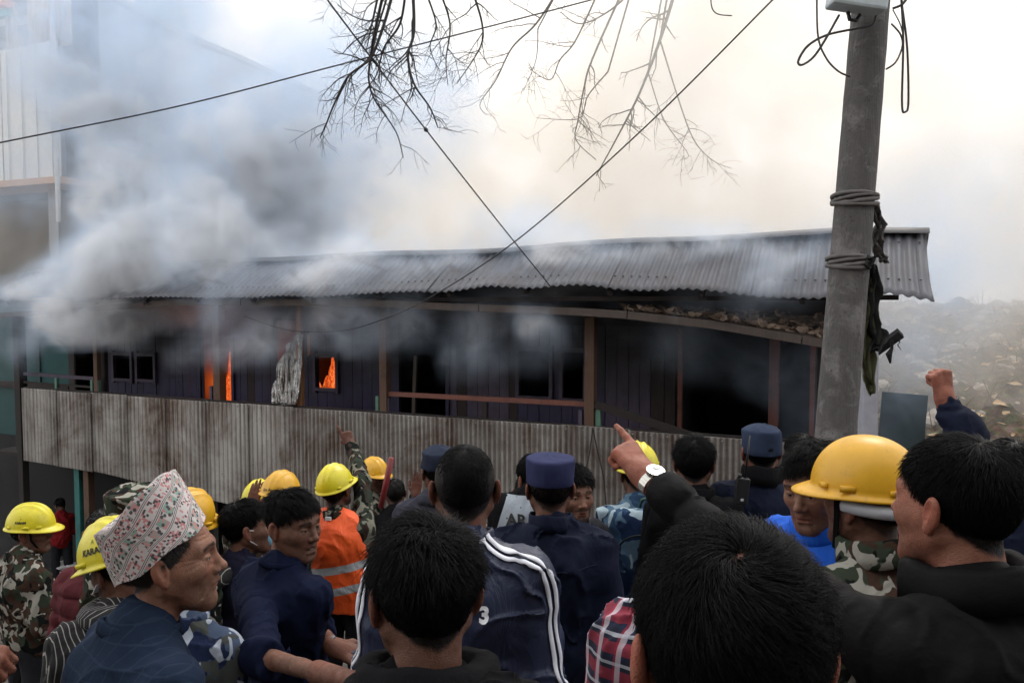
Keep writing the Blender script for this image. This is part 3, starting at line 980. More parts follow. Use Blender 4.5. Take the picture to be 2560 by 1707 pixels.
for i in range(3800):                                   # sticks, stalks and dry leaves on the slope
    ix, iy = int(rr.random() * 140) + 4, int(rr.random() * 100) + 4
    p = Vector((X2[ix, iy], Y2[ix, iy], Z2[ix, iy]))
    s_ = .05 + .13 * rr.random() ** 2
    Rm = Matrix.Rotation(rr.random() * 6.3, 3, 'Z') @ Matrix.Rotation(rr.uniform(-1, 1), 3, 'X')
    if i % 3:
        m1.add([p + Rm @ Vector(q) * s_ for q in ((-1, -.5, 0), (0, -.8, .3), (1, -.3, 0), (.7, .5, .35), (-.6, .6, .1))], [(0, 1, 2, 3), (0, 3, 4)])
    else:
        d = Rm @ Vector((.3, 0, 1)).normalized() * s_ * 5
        m2.tube([p - d * .1, p + d * .5, p + d], [.012, .010, .006], 4, False)
m3 = MB()
for i in range(700):
    ix, iy = int(rr.random() * 90) + 4, int(rr.random() * 100) + 4; p = Vector((X2[ix, iy], Y2[ix, iy], Z2[ix, iy])); s_ = .06 + .22 * rr.random() ** 3
    m3.ell(p, (s_, s_ * rr.uniform(.5, 1), s_ * rr.uniform(.4, .8)), 6, 4, Matrix.Rotation(rr.random() * 6, 3, 'Z') @ Matrix.Rotation(rr.random(), 3, 'X'))
tag(m3.build('rubble', plain('pale rubble', (.42, .38, .33), .9, 0, .6, 1.5)), kind='stuff')
tag(m1.build('dry_leaves', plain('dry leaf', (.50, .36, .22), .8, 0, .6, 2.0)), kind='stuff')
tag(m2.build('dry_undergrowth', plain('dry stalk', (.16, .12, .07), .9)), kind='stuff')

# ------------------------------------------------------------------ the burning house
HO = Vector((-8.16, 13.6, CAMZ))      # the house frame's origin: veranda front, left end, at eye level
HR = -24.27
hu = Vector((math.cos(R(HR)), math.sin(R(HR)), 0)); hv_ = Vector((-math.sin(R(HR)), math.cos(R(HR)), 0))
house = empty('wooden_house', HO, R(HR))
tag(house, 'burning two storey wooden house with corrugated iron roof and veranda', 'house')
def bp(px, py, v=0.0):
    """(u, z) in the house's frame of what is seen at (px, py) in the plane v metres behind the veranda front"""
    r = ray(px, py); o = Vector((0, 0, CAMZ))
    n = hv_; t = (HO + hv_ * v - o).dot(n) / r.dot(n)
    p = o + r * t; q = p - HO
    return q.dot(hu), p.z - CAMZ
def B3(px, py, v=0.0):
    u, z = bp(px, py, v); return Vector((u, v, z))
def poly(pts, v):
    a = np.array([bp(x, y, v) for x, y in pts]); return lambda u: float(np.interp(u, a[:, 0], a[:, 1]))

# materials
def corr(name, base, rust, bright, metal=.55, rough=.42, amt=(.48, .72), sc=1.0):
    n = NT(name); v = n.obj(); st = n.obj((6, 1, .35))
    g = n.noise(n.obj((1.2, 1, .25)), 3.2 * sc, 5, .6)
    r = n.noise(v, 2.0 * sc, 6, .68, .5)
    streak = n.noise(st, 4, 4, .6)
    c = n.mix(g, base, bright)
    m = n.step(n.math('ADD', n.math('MULTIPLY', r, .7), n.math('MULTIPLY', streak, .35)), amt[0], amt[1])
    c = n.mix(m, c, rust)
    c = n.mix(n.math('MULTIPLY', n.step(n.noise(v, 14, 5, .7), .60, .70), .5), c, tuple(x * .45 for x in rust))
    if sc < 1:                                                # shade painted into the grooves of each sheet
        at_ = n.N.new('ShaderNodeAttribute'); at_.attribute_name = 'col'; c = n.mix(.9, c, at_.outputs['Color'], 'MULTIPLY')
    sp_ = n.noise(v, 160, 3, .6)
    n.bump(n.math('ADD', n.math('MULTIPLY', sp_, .3), n.noise(v, 5, 3)), .25, .012)
    n.set(n.b.inputs['Metallic'], n.math('MULTIPLY', n.math('SUBTRACT', 1, m), metal))
    n.set(n.b.inputs['Roughness'], n.math('ADD', n.math('MULTIPLY', sp_, .22), rough - .08))
    return n.fin(c)
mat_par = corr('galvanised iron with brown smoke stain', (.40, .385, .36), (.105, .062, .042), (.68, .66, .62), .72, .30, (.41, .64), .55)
mat_roof = corr('weathered roofing iron', (.085, .088, .098), (.060, .042, .036), (.135, .137, .15), .3, .55, (.50, .80))
def wood(name, c, rough=.8, dark=.4, sc=1.0, char=None):
    n = NT(name); v = n.obj((9 * sc, 9 * sc, .8)); w = n.obj(rnd=True)
    g = n.noise(v, 6, 5, .65, .6)
    col = n.mix(g, tuple(x * dark for x in c), c)
    col = n.mix(n.step(n.noise(w, 3.5, 5, .7), .52, .75), col, tuple(x * .25 + .006 for x in c))
    if char:
        zc = n.xyz(n.obj())[2]; cz = n.math('ADD', zc, n.math('MULTIPLY', n.noise(n.obj((4, 4, 1)), 2.2, 4, .6), .9))
        col = n.mix(n.math('MULTIPLY', n.step(cz, char[0], char[1]), .93), col, (.010, .009, .010))
    n.bump(n.noise(v, 12, 4), .5, .006)
    return n.fin(col, rough)
w_purple = wood('purple painted plank', (.050, .038, .105), .7, char=(-1.35, -.40))
w_violet = wood('greyed violet plank', (.105, .078, .125), .7, char=(-1.2, -.35))
w_brownp = wood('scorched plank', (.060, .038, .036), .85, char=(-1.35, -.40))
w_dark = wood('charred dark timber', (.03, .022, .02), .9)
w_post = wood('brown timber post', (.13, .07, .042), .75)
w_red = wood('red brown painted rail', (.22, .075, .05), .65)
w_orange = wood('raw orange timber', (.36, .17, .08), .7)
w_teal = wood('teal painted timber', (.02, .14, .13), .55, .7)
w_green = wood('pale green painted wood', (.12, .25, .18), .6)
w_fascia = wood('old fascia timber', (.11, .085, .072), .85)
black_in = plain('soot and shade black', (.009, .009, .010), .95)  # also carries the painted shade of the shop back and the recess

# parapet of corrugated sheets
pt_top = poly([(50, 970), (600, 1008), (1000, 1034), (1477, 1066), (1860, 1096), (2080, 1113)], 0)
pt_bot = poly([(50, 1147), (220, 1174), (600, 1263), (700, 1286)], 0)
u_end = bp(2080, 1113)[0]
u0 = 0.0; k = 0; nails = MB()
uR = bp(700, 1100)[0]
while u0 < u_end:
    wd = .80; u1 = min(u0 + wd + .04, u_end + .02)
    left = u0 < uR
    pitch = .083 if left else .066
    nn = int((u1 - u0) / pitch * 8) + 1
    uu = np.linspace(u0, u1, nn); ph = ((uu - u0) / pitch) % 1
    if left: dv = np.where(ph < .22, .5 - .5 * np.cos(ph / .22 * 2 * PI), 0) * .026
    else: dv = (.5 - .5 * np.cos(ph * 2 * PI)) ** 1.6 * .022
    groove_shade = np.where((ph > .22) & (ph < .36), .45, .9) if left else .42 + .58 * (.5 - .5 * np.cos(ph * 2 * PI))  # painted shade: vertex colour darkens the grooves next to the ribs
    ts_ = (0, .006, .012, .25, .5, .75, .988, .994, 1.); rows = len(ts_); vv = []
    jt, jb = rr.uniform(-.012, .012), rr.uniform(-.02, .02)
    for j in range(rows):
        t = ts_[j]
        for u, d in zip(uu, dv):
            zt = pt_top(u) + jt; zb = (pt_bot(u) if u < uR else pt_bot(uR) - (u - uR) * .02) + jb
            z = zt + (zb - zt) * t
            dent = (float(vnoise([[u * 5, t * 3 + k * 5, 2.]])[0]) - .5) * .006
            vv.append((u, -d - .004 * (k % 2) + dent, z))
    vv = np.array(vv); id_ = np.arange(rows * nn).reshape(rows, nn)
    f = np.stack([id_[:-1, :-1], id_[1:, :-1], id_[1:, 1:], id_[:-1, 1:]], -1).reshape(-1, 4)
    gc = np.tile((groove_shade * rr.uniform(.85, 1.1))[None, :, None], (rows, 1, 3)).reshape(-1, 3)
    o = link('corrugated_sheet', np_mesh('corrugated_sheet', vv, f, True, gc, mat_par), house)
    so = o.modifiers.new('thick', 'SOLIDIFY'); so.thickness = .0015
    for q in range(4):
        un = u0 + .07 + q * .2 + rr.uniform(-.03, .03)
        nails.ell((un, -.022, pt_top(un) - .045), (.011, .008, .011), 8, 5)
        if q % 2: nails.ell((un + .05, -.020, pt_top(un) - 1.05), (.009, .007, .009), 8, 5)
    u0 += wd; k += 1
tag(nails.build('nail', plain('nail head', (.30, .29, .27), .4, .7), house, True), kind='stuff')
# rail board behind the sheets' top edge, and floor joists
MB().beam((0, .05, pt_top(0) + .0), (u_end, .05, pt_top(u_end) + .0), .07, .045).build('top_rail', w_dark, house)
MB().beam((-.1, .12, -2.55), (u_end, .12, -2.55), .1, .14).build('floor_beam', w_dark, house)
MB().box((u_end / 2, .65, -2.64), (u_end, 1.1, .05)).build('veranda_floor', w_dark, house)

# roof
eave = poly([(-60, 752), (100, 746), (300, 748), (550, 742), (760, 742), (1050, 728), (1380, 715), (1560, 722), (1800, 731), (1900, 738), (2060, 742), (2190, 736), (2330, 744)], -.45)
ridge = poly([(-60, 690), (300, 668), (430, 660), (800, 643), (1280, 625), (1600, 603), (2080, 582), (2325, 579)], .45)
ru0, ru1 = bp(-60, 752, -.45)[0], bp(2322, 744, -.45)[0]
bolts = MB()
u0 = ru0; k = 0
while u0 < ru1 - .05:
    wd = .76; u1 = min(u0 + wd + .06, ru1)
    pitch = .095; nn = int((u1 - u0) / pitch * 8) + 1
    uu = np.linspace(u0, u1, nn); rows = 12; vv = []
    jt = rr.uniform(-.02, .02)
    for j in range(rows):
        t = j / (rows - 1)
        for u in uu:
            wv = .013 * math.cos((u - ru0) / pitch * 2 * PI)
            ze, zr = eave(u), ridge(u)
            un = (float(vnoise([[u * 1.7, t * 2, k * .0 + 1.]])[0]) - .5) * .05
            z = ze + (zr - ze) * t + wv * .85 + un + jt * (1 - t) * .4 + .004 * (k % 2)
            ve = -.45 - jt
            v = ve + (.45 - ve) * t - wv * .5
            cu = max(0, u - (ru1 - .55)) / .55
            z -= cu ** 2 * .03 * (1 - t) * (1 if t < .35 else 0)
            vv.append((u + cu * (1 - t) ** 3 * .05, v, z))
    vv = np.array(vv); id_ = np.arange(rows * nn).reshape(rows, nn)
    f = np.stack([id_[:-1, :-1], id_[:-1, 1:], id_[1:, 1:], id_[1:, :-1]], -1).reshape(-1, 4)
    o = link('roof_sheet', np_mesh('roof_sheet', vv, f, True, None, mat_roof), house)
    so = o.modifiers.new('thick', 'SOLIDIFY'); so.thickness = .002
    for q in range(8):
        ub = u0 + q * pitch
        if ub < u1:
            for t in (.22, .8) if q % 2 else (.22,):
                bolts.ell((ub, -.45 + .9 * t - .01, eave(ub) + (ridge(ub) - eave(ub)) * t + .018), (.014, .014, .009), 7, 4)
    u0 += wd; k += 1
tag(bolts.build('bolt', plain('roof bolt', (.12, .11, .11), .5, .5), house, True), kind='stuff')
uu = np.linspace(ru0, ru1 + .03, 60); vv = []
for u in uu:
    z = ridge(u) + .03 + .012 * math.sin(u * 2.1)
    for dv, dz in ((-.14, -.055), (-.05, -.008), (0, .012), (.05, -.005), (.16, -.06)): vv.append((u, .45 + dv, z + dz))
id_ = np.arange(300).reshape(60, 5); f = np.stack([id_[:-1, :-1], id_[1:, :-1], id_[1:, 1:], id_[:-1, 1:]], -1).reshape(-1, 4)
o = link('ridge_cap', np_mesh('ridge_cap', vv, f, False, None, plain('dark ridge iron', (.10, .095, .095), .6, .3)), house)
o.modifiers.new('thick', 'SOLIDIFY').thickness = .003
vv = []
for u in uu:
    for t in (0, 1): vv.append((u, .5 + t * 1.5, ridge(u) - .02 - t * .45))
id_ = np.arange(120).reshape(60, 2); f = np.stack([id_[:-1, :-1], id_[1:, :-1], id_[1:, 1:], id_[:-1, 1:]], -1).reshape(-1, 4)
o = link('back_roof', np_mesh('back_roof', vv, f, False, None, mat_roof), house); o.modifiers.new('thick', 'SOLIDIFY').thickness = .004
# rafters under the eave
for i in range(13):
    u = .3 + i * 1.0
    if u < ru1: MB().beam((u, -.40, eave(u) - .055), (u, .45, ridge(u) - .065), .05, .06).build('rafter', w_dark, house)
MB().beam((ru0, -.25, eave(0) - .02), (ru1 - .25, -.25, eave(ru1) - .00), .04, .05).build('purlin', w_dark, house)
# veranda roof: a flat tin with a timber fascia, leaves lying on it at the right
vf = poly([(-60, 792), (100, 781), (230, 772), (440, 754), (913, 756), (1181, 768), (1450, 778), (1560, 785), (1790, 811), (2060, 857), (2090, 862)], -.30)
vr = poly([(-60, 775), (440, 752), (1181, 762), (1560, 770), (1800, 778), (2060, 791), (2100, 793)], .85)
uu = np.linspace(ru0, bp(2085, 860, -.3)[0], 44); vv = []
for u in uu: vv += [(u, -.30, vf(u) + .02), (u, .85, vr(u)), (u, .85, vr(u) - .06), (u, -.30, vf(u) - .03)]
id_ = np.arange(len(vv)).reshape(-1, 4)
f = np.concatenate([np.stack([id_[:-1, a], id_[1:, a], id_[1:, b], id_[:-1, b]], -1) for a, b in ((0, 1), (1, 2), (2, 3), (3, 0))] )
f = np.concatenate([f, [[0, 1, 2, 3][::-1]], [list(id_[-1])]])
link('veranda_roof', np_mesh('veranda_roof', vv, f, False, None, plain('sooty veranda tin', (.10, .075, .062), .8)), house)
for a, b in zip(range(0, 44, 6), list(range(6, 44, 6)) + [43]):
    if a == b: continue
    m = MB(); u_a, u_b = uu[a] + .01, uu[b] - .003
    for q in range(6):
        x0 = u_a + (u_b - u_a) * q / 6; x1 = u_a + (u_b - u_a) * (q + 1) / 6
        m.beam((x0, -.325, vf(x0) - .005), (x1 + .002, -.325, vf(x1) - .005), .035, .085)
    m.build('fascia_board', w_fascia, house)
# gable wall between the two roofs
uend2 = bp(2085, 860, .9)[0]
MB().box(((ru0 + uend2) / 2, .93, .0), (uend2 - ru0, .03, .75)).build('upper_wall', w_dark, house)
# leaves
m = MB(); rr = random.Random(11)
ua, ub = bp(1560, 780, 0)[0], bp(2075, 830, 0)[0]
for i in range(330):
    u = ua + (ub - ua) * rr.random() ** .8; v = -.27 + 1.0 * rr.random() ** 1.3; t = (v + .3) / 1.15
    z = vf(u) * (1 - t) + vr(u) * t + .03
    s_ = rr.uniform(.025, .075) * (1.3 if v < .1 else .8)
    Rm = Matrix.Rotation(rr.random() * 6.3, 3, 'Z') @ Matrix.Rotation(rr.uniform(-.7, .7), 3, 'X') @ Matrix.Rotation(rr.uniform(-.5, .5), 3, 'Y')
    c = Vector((u, v, z + s_ * .35))
    pts = [(-1, 0, .25), (-.4, -.42, 0), (.35, -.4, .1), (1, 0, .45), (.35, .42, .3), (-.4, .4, .35), (-.35, 0, -.1), (.4, 0, -.08)]
    m.add([c + Rm @ Vector(q) * s_ for q in pts], [(0, 1, 6), (1, 2, 7, 6), (2, 3, 7), (3, 4, 7), (4, 5, 6, 7), (5, 0, 6)])
lo_ = m.build('dead_leaves', plain('curled dead leaf', (.22, .16, .12), .85, 0, .6, 5.), None)
lo_.location = HO; lo_.rotation_euler = (0, 0, R(HR)); tag(lo_, kind='stuff')

# posts and rails
def ceil_z(u, v): 
    t = (v + .3) / 1.15; return vf(u) * (1 - t) + vr(u) * t - .05
def post(px, w=.10, v=.10, mat=w_post, zb=-2.6, name='post', d=None):
    u = bp(px, 900, v)[0]; z1 = ceil_z(u, v)
    return MB().box((u, v, (z1 + zb) / 2), (w, d or w, z1 - zb)).build(name, mat, house, bevel=.006)
post(50, .14, .12, w_dark); post(243, .085); post(262, .07, .25, w_dark); post(548, .13, .12, w_post)
po = post(751, .075, .085, w_orange); po = post(962, .11, .1, w_post); post(1477, .12, .1, w_post); post(2062, .14, .1, w_dark)
def stub(px, y0, y1, mat, w=.045, v=.09):
    u, z0 = bp(px, y1, v); z1 = bp(px, y0, v)[1]; MB().box((u, v, (z0 + z1) / 2 - .1), (w, .05, z1 - z0 + .2)).build('rail_bracket', mat, house)
stub(945, 990, 1030, w_green); stub(971, 995, 1033, w_violet); stub(1452, 1025, 1062, w_violet); stub(1496, 1023, 1065, w_green, .06)
stub(143, 945, 975, w_green); stub(232, 950, 978, w_green); stub(530, 965, 1000, w_violet); stub(1212, 1006, 1046, w_dark, .07); stub(248, 950, 982, w_green, .03)
def rail(a, b, mat, w=.07, t=.055, v=.12, name='handrail'):
    MB().beam(B3(*a, v), B3(*b, v), t, w).build(name, mat, house, bevel=.004)
rail((62, 934), (236, 946), w_violet, .055); rail((972, 984), (1466, 1010), w_red, .06); rail((1488, 1010), (1735, 1092), w_dark, .09, .05, .07, 'fallen_rail')
rail((62, 955), (236, 968), w_dark, .03)

# back wall of the veranda, plank by plank with its openings (plane v = 1.1)
BW = 1.1
def uw(px): return bp(px, 920, BW)[0]
def zw(px, y): return bp(px, y, BW)[1]
opens = [('w', 287, 333, 884, 949), ('w', 346, 391, 886, 951), ('d', 503, 586, 800, 1060), ('w', 790, 846, 888, 973), ('d', 998, 1122, 800, 1080),
         ('w', 1296, 1380, 872, 994), ('w', 1405, 1466, 876, 1000), ('d', 1702, 2032, 800, 1150), ('d', 700, 744, 800, 1060), ('d', 180, 246, 840, 1080)]
rr = random.Random(5)
u = uw(172); ue = uw(2075)
while u < ue:
    w = rr.uniform(.135, .175); a, b = u, u + w; mid = (a + b) / 2
    segs = [(-2.6, -.22)]
    for (t, x0, x1, y0, y1) in opens:
        if uw(x0) < mid < uw(x1):
            if t == 'd': segs = []
            else: segs = [(-2.6, zw((x0 + x1) / 2, y1)), (zw((x0 + x1) / 2, y0), -.22)]
    mt = w_purple
    px_mid = mid
    if uw(586) < mid < uw(700): mt = rr.choice([w_purple, w_brownp, w_purple])
    elif uw(1100) < mid < uw(1300): mt = rr.choice([w_violet, w_violet, w_brownp])
    elif uw(1466) < mid < uw(1702): mt = rr.choice([w_brownp, w_purple, w_violet])
    elif mid < uw(250): mt = w_brownp
    off_ = rr.uniform(-.006, .006)
    for z0, z1 in segs:
        MB().add([(x_, y_ + off_, z_) for z_ in (z0, z1) for x_, y_ in ((a + .004, BW - .01), (b - .004, BW - .01), (b - .004, BW + .01), (a + .004, BW + .01))], [(0, 1, 5, 4), (1, 2, 6, 5), (2, 3, 7, 6), (3, 0, 4, 7), (4, 5, 6, 7), (0, 3, 2, 1)]).build('plank', mt, house)
    if segs: MB().box((b - .001, BW + .012, (segs[0][0] + segs[0][1]) / 2), (.03, .008, segs[0][1] - segs[0][0])).build('batten', w_dark, house) if rr.random() < .8 else None
    u += w
for (t, x0, x1, y0, y1) in opens:
    a, b = uw(x0), uw(x1); xm = (x0 + x1) / 2
    z0, z1 = (zw(xm, y1), zw(xm, y0)) if t == 'w' else (-2.6, -.4)
    if x0 in (700, 180): continue
    m = MB(); fw = .05
    m.box((a, BW - .02, (z0 + z1) / 2), (fw, .07, z1 - z0 + .1)); m.box((b, BW - .02, (z0 + z1) / 2), (fw, .07, z1 - z0 + .1))
    if t == 'w': m.box(((a + b) / 2, BW - .022, z0), (b - a, .076, fw)); m.box(((a + b) / 2, BW - .022, z1), (b - a, .076, fw))
    if t == 'd':
        for e_ in (a, b): MB().box((e_, BW - .02, (z0 + z1) / 2), (fw, .07, z1 - z0)).build('door_jamb', w_purple if x0 != 1702 else w_red, house)
    else: m.build('window_frame', w_violet, house)
post(1937, .12, 1.35, w_red, -2.6, 'inner_post')
MB().beam(B3(1040, 890, 1.0), B3(1034, 1050, 1.0), .05, .05).build('door_stile', w_fascia, house)
# rooms: a dark box behind the wall
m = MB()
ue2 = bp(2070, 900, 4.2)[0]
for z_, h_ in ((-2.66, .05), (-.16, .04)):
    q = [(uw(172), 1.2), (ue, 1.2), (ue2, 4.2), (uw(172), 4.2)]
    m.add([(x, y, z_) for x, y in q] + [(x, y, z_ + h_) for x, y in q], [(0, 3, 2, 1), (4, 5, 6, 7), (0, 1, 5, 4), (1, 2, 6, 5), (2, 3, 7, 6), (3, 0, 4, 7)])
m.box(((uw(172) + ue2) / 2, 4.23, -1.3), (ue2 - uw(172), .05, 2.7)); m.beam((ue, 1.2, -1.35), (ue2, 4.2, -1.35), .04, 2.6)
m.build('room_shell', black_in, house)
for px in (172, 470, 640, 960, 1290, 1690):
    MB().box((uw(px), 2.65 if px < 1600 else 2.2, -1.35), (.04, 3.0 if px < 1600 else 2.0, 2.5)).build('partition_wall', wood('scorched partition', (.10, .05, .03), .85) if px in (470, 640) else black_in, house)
# lower storey
MB().box((-1.6, 1.50, -4.0), (8.6, .04, 2.55)).build('shop_back', black_in, house)  # black panel, the shop's shade is put into its colour
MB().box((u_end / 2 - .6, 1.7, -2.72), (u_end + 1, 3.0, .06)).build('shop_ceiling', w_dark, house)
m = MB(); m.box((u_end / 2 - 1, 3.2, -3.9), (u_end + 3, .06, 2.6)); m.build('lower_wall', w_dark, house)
for px, w, mt in ((199, .12, w_teal), (222, .12, w_post), (640, .16, w_post), (60, .12, w_dark), (905, .14, w_dark)):
    u, z = bp(px, 1200, .2); MB().box((u, .2, -3.95), (w, w, 2.8)).build('lower_post', mt, house, bevel=.006)
m = MB(); u_, z_ = bp(820, 1280, .25); m.box((u_, .25, z_ - .6), (1.6, .04, 1.3)); m.build('lower_panel', w_purple, house)
for px in (545, 505):
    u, z = bp(px, 1300, .9); MB().box((u, .9, -3.9), (.1, .1, 2.4)).build('lower_post', w_dark, house)
# things heaped in the dark shop below
m = MB(); rr = random.Random(2)
for i in range(9):
    u, z = bp(150 + rr.uniform(-14, 34), 1425 + rr.uniform(-14, 8), .6)
    m.box((u, .6 + rr.uniform(0, .2), z), (rr.uniform(.12, .3), .2, .02), Matrix.Rotation(rr.uniform(-.5, .5), 3, 'Y') @ Matrix.Rotation(rr.uniform(-.5, .5), 3, 'Z'))
po = m.build('paper_pile', plain('white paper', (.55, .56, .55), .7)); po.location = HO; po.rotation_euler = (0, 0, R(HR))
tag(po, 'heap of white papers on a counter in the dark shop beside the teal post', 'papers')
u, z = bp(155, 1436, .75); tb = MB().box((u, .75, z - .25), (1.1, .6, .5)).build('shop_counter', w_dark); tb.location = HO; tb.rotation_euler = (0, 0, R(HR))
tag(tb, 'dark shop counter under the iron parapet, carrying white papers', 'counter')

# torn bright sheet hanging beside the raw timber post
mt = NT('crumpled bare tin'); v_ = mt.obj()
vz_ = mt.obj((14, 14, 1.1))
mt.bump(mt.math('ADD', mt.noise(v_, 12, 5, .7, 1.0), mt.noise(vz_, 2.5, 4)), 1.0, .05)
mt.fin(mt.mix(mt.step(mt.noise(vz_, 2.2, 5, .7), .46, .60), (.75, .74, .72), (.10, .075, .055)), .24, .88)
pts = [(746, 832), (760, 838), (757, 900), (752, 960), (747, 1012), (700, 1012), (668, 1010), (676, 985), (688, 950), (700, 905), (722, 865)]
def curtain(pts, v, mat, name, parent=None, n=26, amp=.05, seed=1, thick=.003, fr=6):
    P = [bp(x, y, v) for x, y in pts]; zs = [p[1] for p in P]; zt, zb = max(zs), min(zs)
    vv = []; rows = []
    for j in range(n + 1):
        z = zt + (zb - zt) * (j / n) * .998 - .0005
        xs_ = []
        for a, b in zip(P, P[1:] + P[:1]):
            if (a[1] - z) * (b[1] - z) <= 0 and a[1] != b[1]: xs_.append(a[0] + (b[0] - a[0]) * (z - a[1]) / (b[1] - a[1]))
        a, b = (min(xs_), max(xs_)) if xs_ else (P[0][0], P[0][0] + .01)
        for i in range(n + 1):
            u = a + (b - a) * i / n
            d = (float(vnoise([[u * fr + z * 2, z * 1.5, seed]])[0]) - .5) * amp + amp * .4 * math.sin(i / n * 9 + z * 3)
            vv.append((u, v + d, z))
    id_ = np.arange((n + 1) ** 2).reshape(n + 1, n + 1); f = np.stack([id_[:-1, :-1], id_[1:, :-1], id_[1:, 1:], id_[:-1, 1:]], -1).reshape(-1, 4)
    o = link(name, np_mesh(name, vv, f, False, None, mat), parent); o.modifiers.new('thick', 'SOLIDIFY').thickness = thick
    return o
curtain(pts, .02, mt.m, 'torn_sheet', house, 34, .12, 2, .002, 13)
curtain([(768, 832), (778, 832), (777, 890), (769, 892)], .3, w_orange, 'split_lath', house, 8, .01)

# fire in two rooms
fm = NT('flame')
for n_ in list(fm.N):
    if n_ != fm.out: fm.N.remove(n_)
tc = fm.N.new('ShaderNodeTexCoord')
f1 = fm.noise(fm.obj((12, 12, 4.5)), 1.7, 6, .75, 2.0)
em = fm.N.new('ShaderNodeEmission'); em.inputs['Strength'].default_value = 1.0
fm.L.new(fm.ramp(f1, [(.36, (.12, .008, .001)), (.46, (.60, .045, .005)), (.54, (1.0, .17, .03)), (.62, (1.3, .45, .12)), (.70, (1.6, 1.0, .5))]), em.inputs['Color'])
tr = fm.N.new('ShaderNodeBsdfTransparent'); mx = fm.N.new('ShaderNodeMixShader')
fm.L.new(fm.step(fm.noise(fm.obj((11, 11, 3.5)), 1.8, 5, .7, 2.2), .34, .70), mx.inputs[0]); fm.L.new(tr.outputs[0], mx.inputs[1]); fm.L.new(em.outputs[0], mx.inputs[2]); fm.L.new(mx.outputs[0], fm.out.inputs['Surface'])
def fire(spots, label, seed):
    rr = random.Random(seed); s = Sdf()
    root = empty('fire', HO, R(HR)); tag(root, label, 'fire')
    for (px, y0, y1, v, r) in spots:
        a = B3(px, y0, v); b = B3(px + rr.uniform(-4, 4), y1, v)
        s.cone(a, b, r, r * .15, .03)
    v, f = s.mesh(.014, lambda p: .05 * (fbm(p * _A((9, 9, 4)) + seed, 3) - .45))
    link('flame', np_mesh('flame', v, f, True, None, fm.m), root)
fire([(578, 1010, 880, 1.7, .10), (584, 1005, 905, 1.5, .09), (588, 1000, 925, 1.6, .08), (582, 960, 850, 1.8, .06), (586, 1010, 960, 1.35, .07)], 'tall orange fire burning in the doorway behind the brown veranda post', 3)
fire([(800, 985, 955, 1.7, .08), (815, 985, 940, 1.7, .09), (828, 985, 915, 1.8, .10), (838, 985, 905, 1.7, .09), (847, 985, 915, 1.7, .10), (834, 950, 890, 1.9, .05), (790, 985, 960, 1.6, .07)], 'orange fire burning behind the small square window', 8)
# point lamps added inside the fires throw their glow on the partitions
fl = bpy.data.lights.new('fire_light', 'POINT'); fl.energy = 24; fl.color = (1, .22, .05); fl.shadow_soft_size = .25
for px, y in ((560, 960), (812, 950)):
    lo = bpy.data.objects.new('fire_light', fl); COL.objects.link(lo); p = B3(px, y, 1.75)
    lo.location = HO + hu * p.x + hv_ * p.y + Vector((0, 0, p.z))
# ------------------------------------------------------------------ neighbours at the left, half lost in the smoke
def HB(px, py, v):
    p = B3(px, py, v); return HO + hu * p.x + hv_ * p.y + Vector((0, 0, p.z))
plaster = plain('grey plaster', (.42, .44, .47), .9, 0, .2, 2.0)
pale = plain('pale plaster', (.62, .60, .56), .9, 0, .15, 3.)
teal_w = plain('teal wall paint', (.006, .045, .046), .8, 0, .35, 3.)
# teal house beside the veranda
th = empty('teal_house', HO, R(HR)); tag(th, 'dark teal painted house wall next to the left end of the veranda', 'house')
ua = bp(-400, 900, 1.6)[0]; ub = bp(176, 900, 1.6)[0]
MB().box(((ua + ub) / 2, 1.66, -2.3), (ub - ua, .12, 4.6)).build('wall', teal_w, th)
MB().box((ub - .06, 2.8, -2.3), (.12, 2.2, 4.6)).build('side_wall', teal_w, th)
MB().box(((ua + ub) / 2, 1.58, bp(0, 958, 1.6)[1]), (ub - ua, .1, .12)).build('string_course', w_dark, th)
for px in (-60, 30): 
    u, z = bp(px, 1200, 1.58); MB().box((u, 1.58, -3.7), (.7, .05, 1.9)).build('door', plain('black teal door', (.006, .03, .032), .7), th)
MB().box(((ub + bp(255, 900, 1.6)[0]) / 2, 1.68, -2.3), (bp(255, 900, 1.6)[0] - ub, .08, 4.6)).build('dark_boarding', w_dark, th)
MB().box((bp(96, 900, 1.58)[0], 1.585, -1.2), (.10, .05, 1.2)).build('pilaster', plain('black teal door', (.006, .03, .032), .7), th)
# tall house with curtains on its upper floor
tv = 3.0
tl = empty('tall_house', HO, R(HR)); tag(tl, 'tall house with a curtained upper balcony in the smoke at the top left corner', 'house')
def tu(px, py=300): return bp(px, py, tv)[0]
def tzz(py, px=80): return bp(px, py, tv)[1]
zs = tzz(448); zt = tzz(112); zr = tzz(8)
ul, ur = tu(-420), tu(150)
MB().box(((ul + ur) / 2, tv + .95, (zs + zr) / 2 + .4), (ur - ul, .12, zr - zs + 1.4)).build('wall', plain('dark inner wall', (.05, .05, .055), .9), tl)
MB().box(((ul + ur) / 2, tv + .45, zs - .07), (ur - ul, 1.1, .14)).build('floor_slab', plain('orange slab edge', (.55, .33, .20), .85), tl)
ns = 9
mw = plain('white sheeting', (.74, .73, .70), .8)
for i in range(ns):
    a = ul + (ur - ul) * i / ns; b = ul + (ur - ul) * (i + 1) / ns
    MB().box(((a + b) / 2, tv + .02 * (i % 2), (zs + zt) / 2), (b - a - .015, .02, zt - zs)).build('balustrade_panel', mw, tl)
for i in range(ns * 2):
    a = ul + (ur - ul) * (i + .5) / ns / 2
    MB().box((a, tv - .03, (zs + zt) / 2), (.03, .03, zt - zs)).build('balustrade_rib', mw, tl)
for px in (31, 48): MB().box((tu(px), tv - .02, (zt + zr) / 2), (.07, .07, zr - zt)).build('balcony_post', plain('brown white post', (.28, .24, .20), .8), tl)
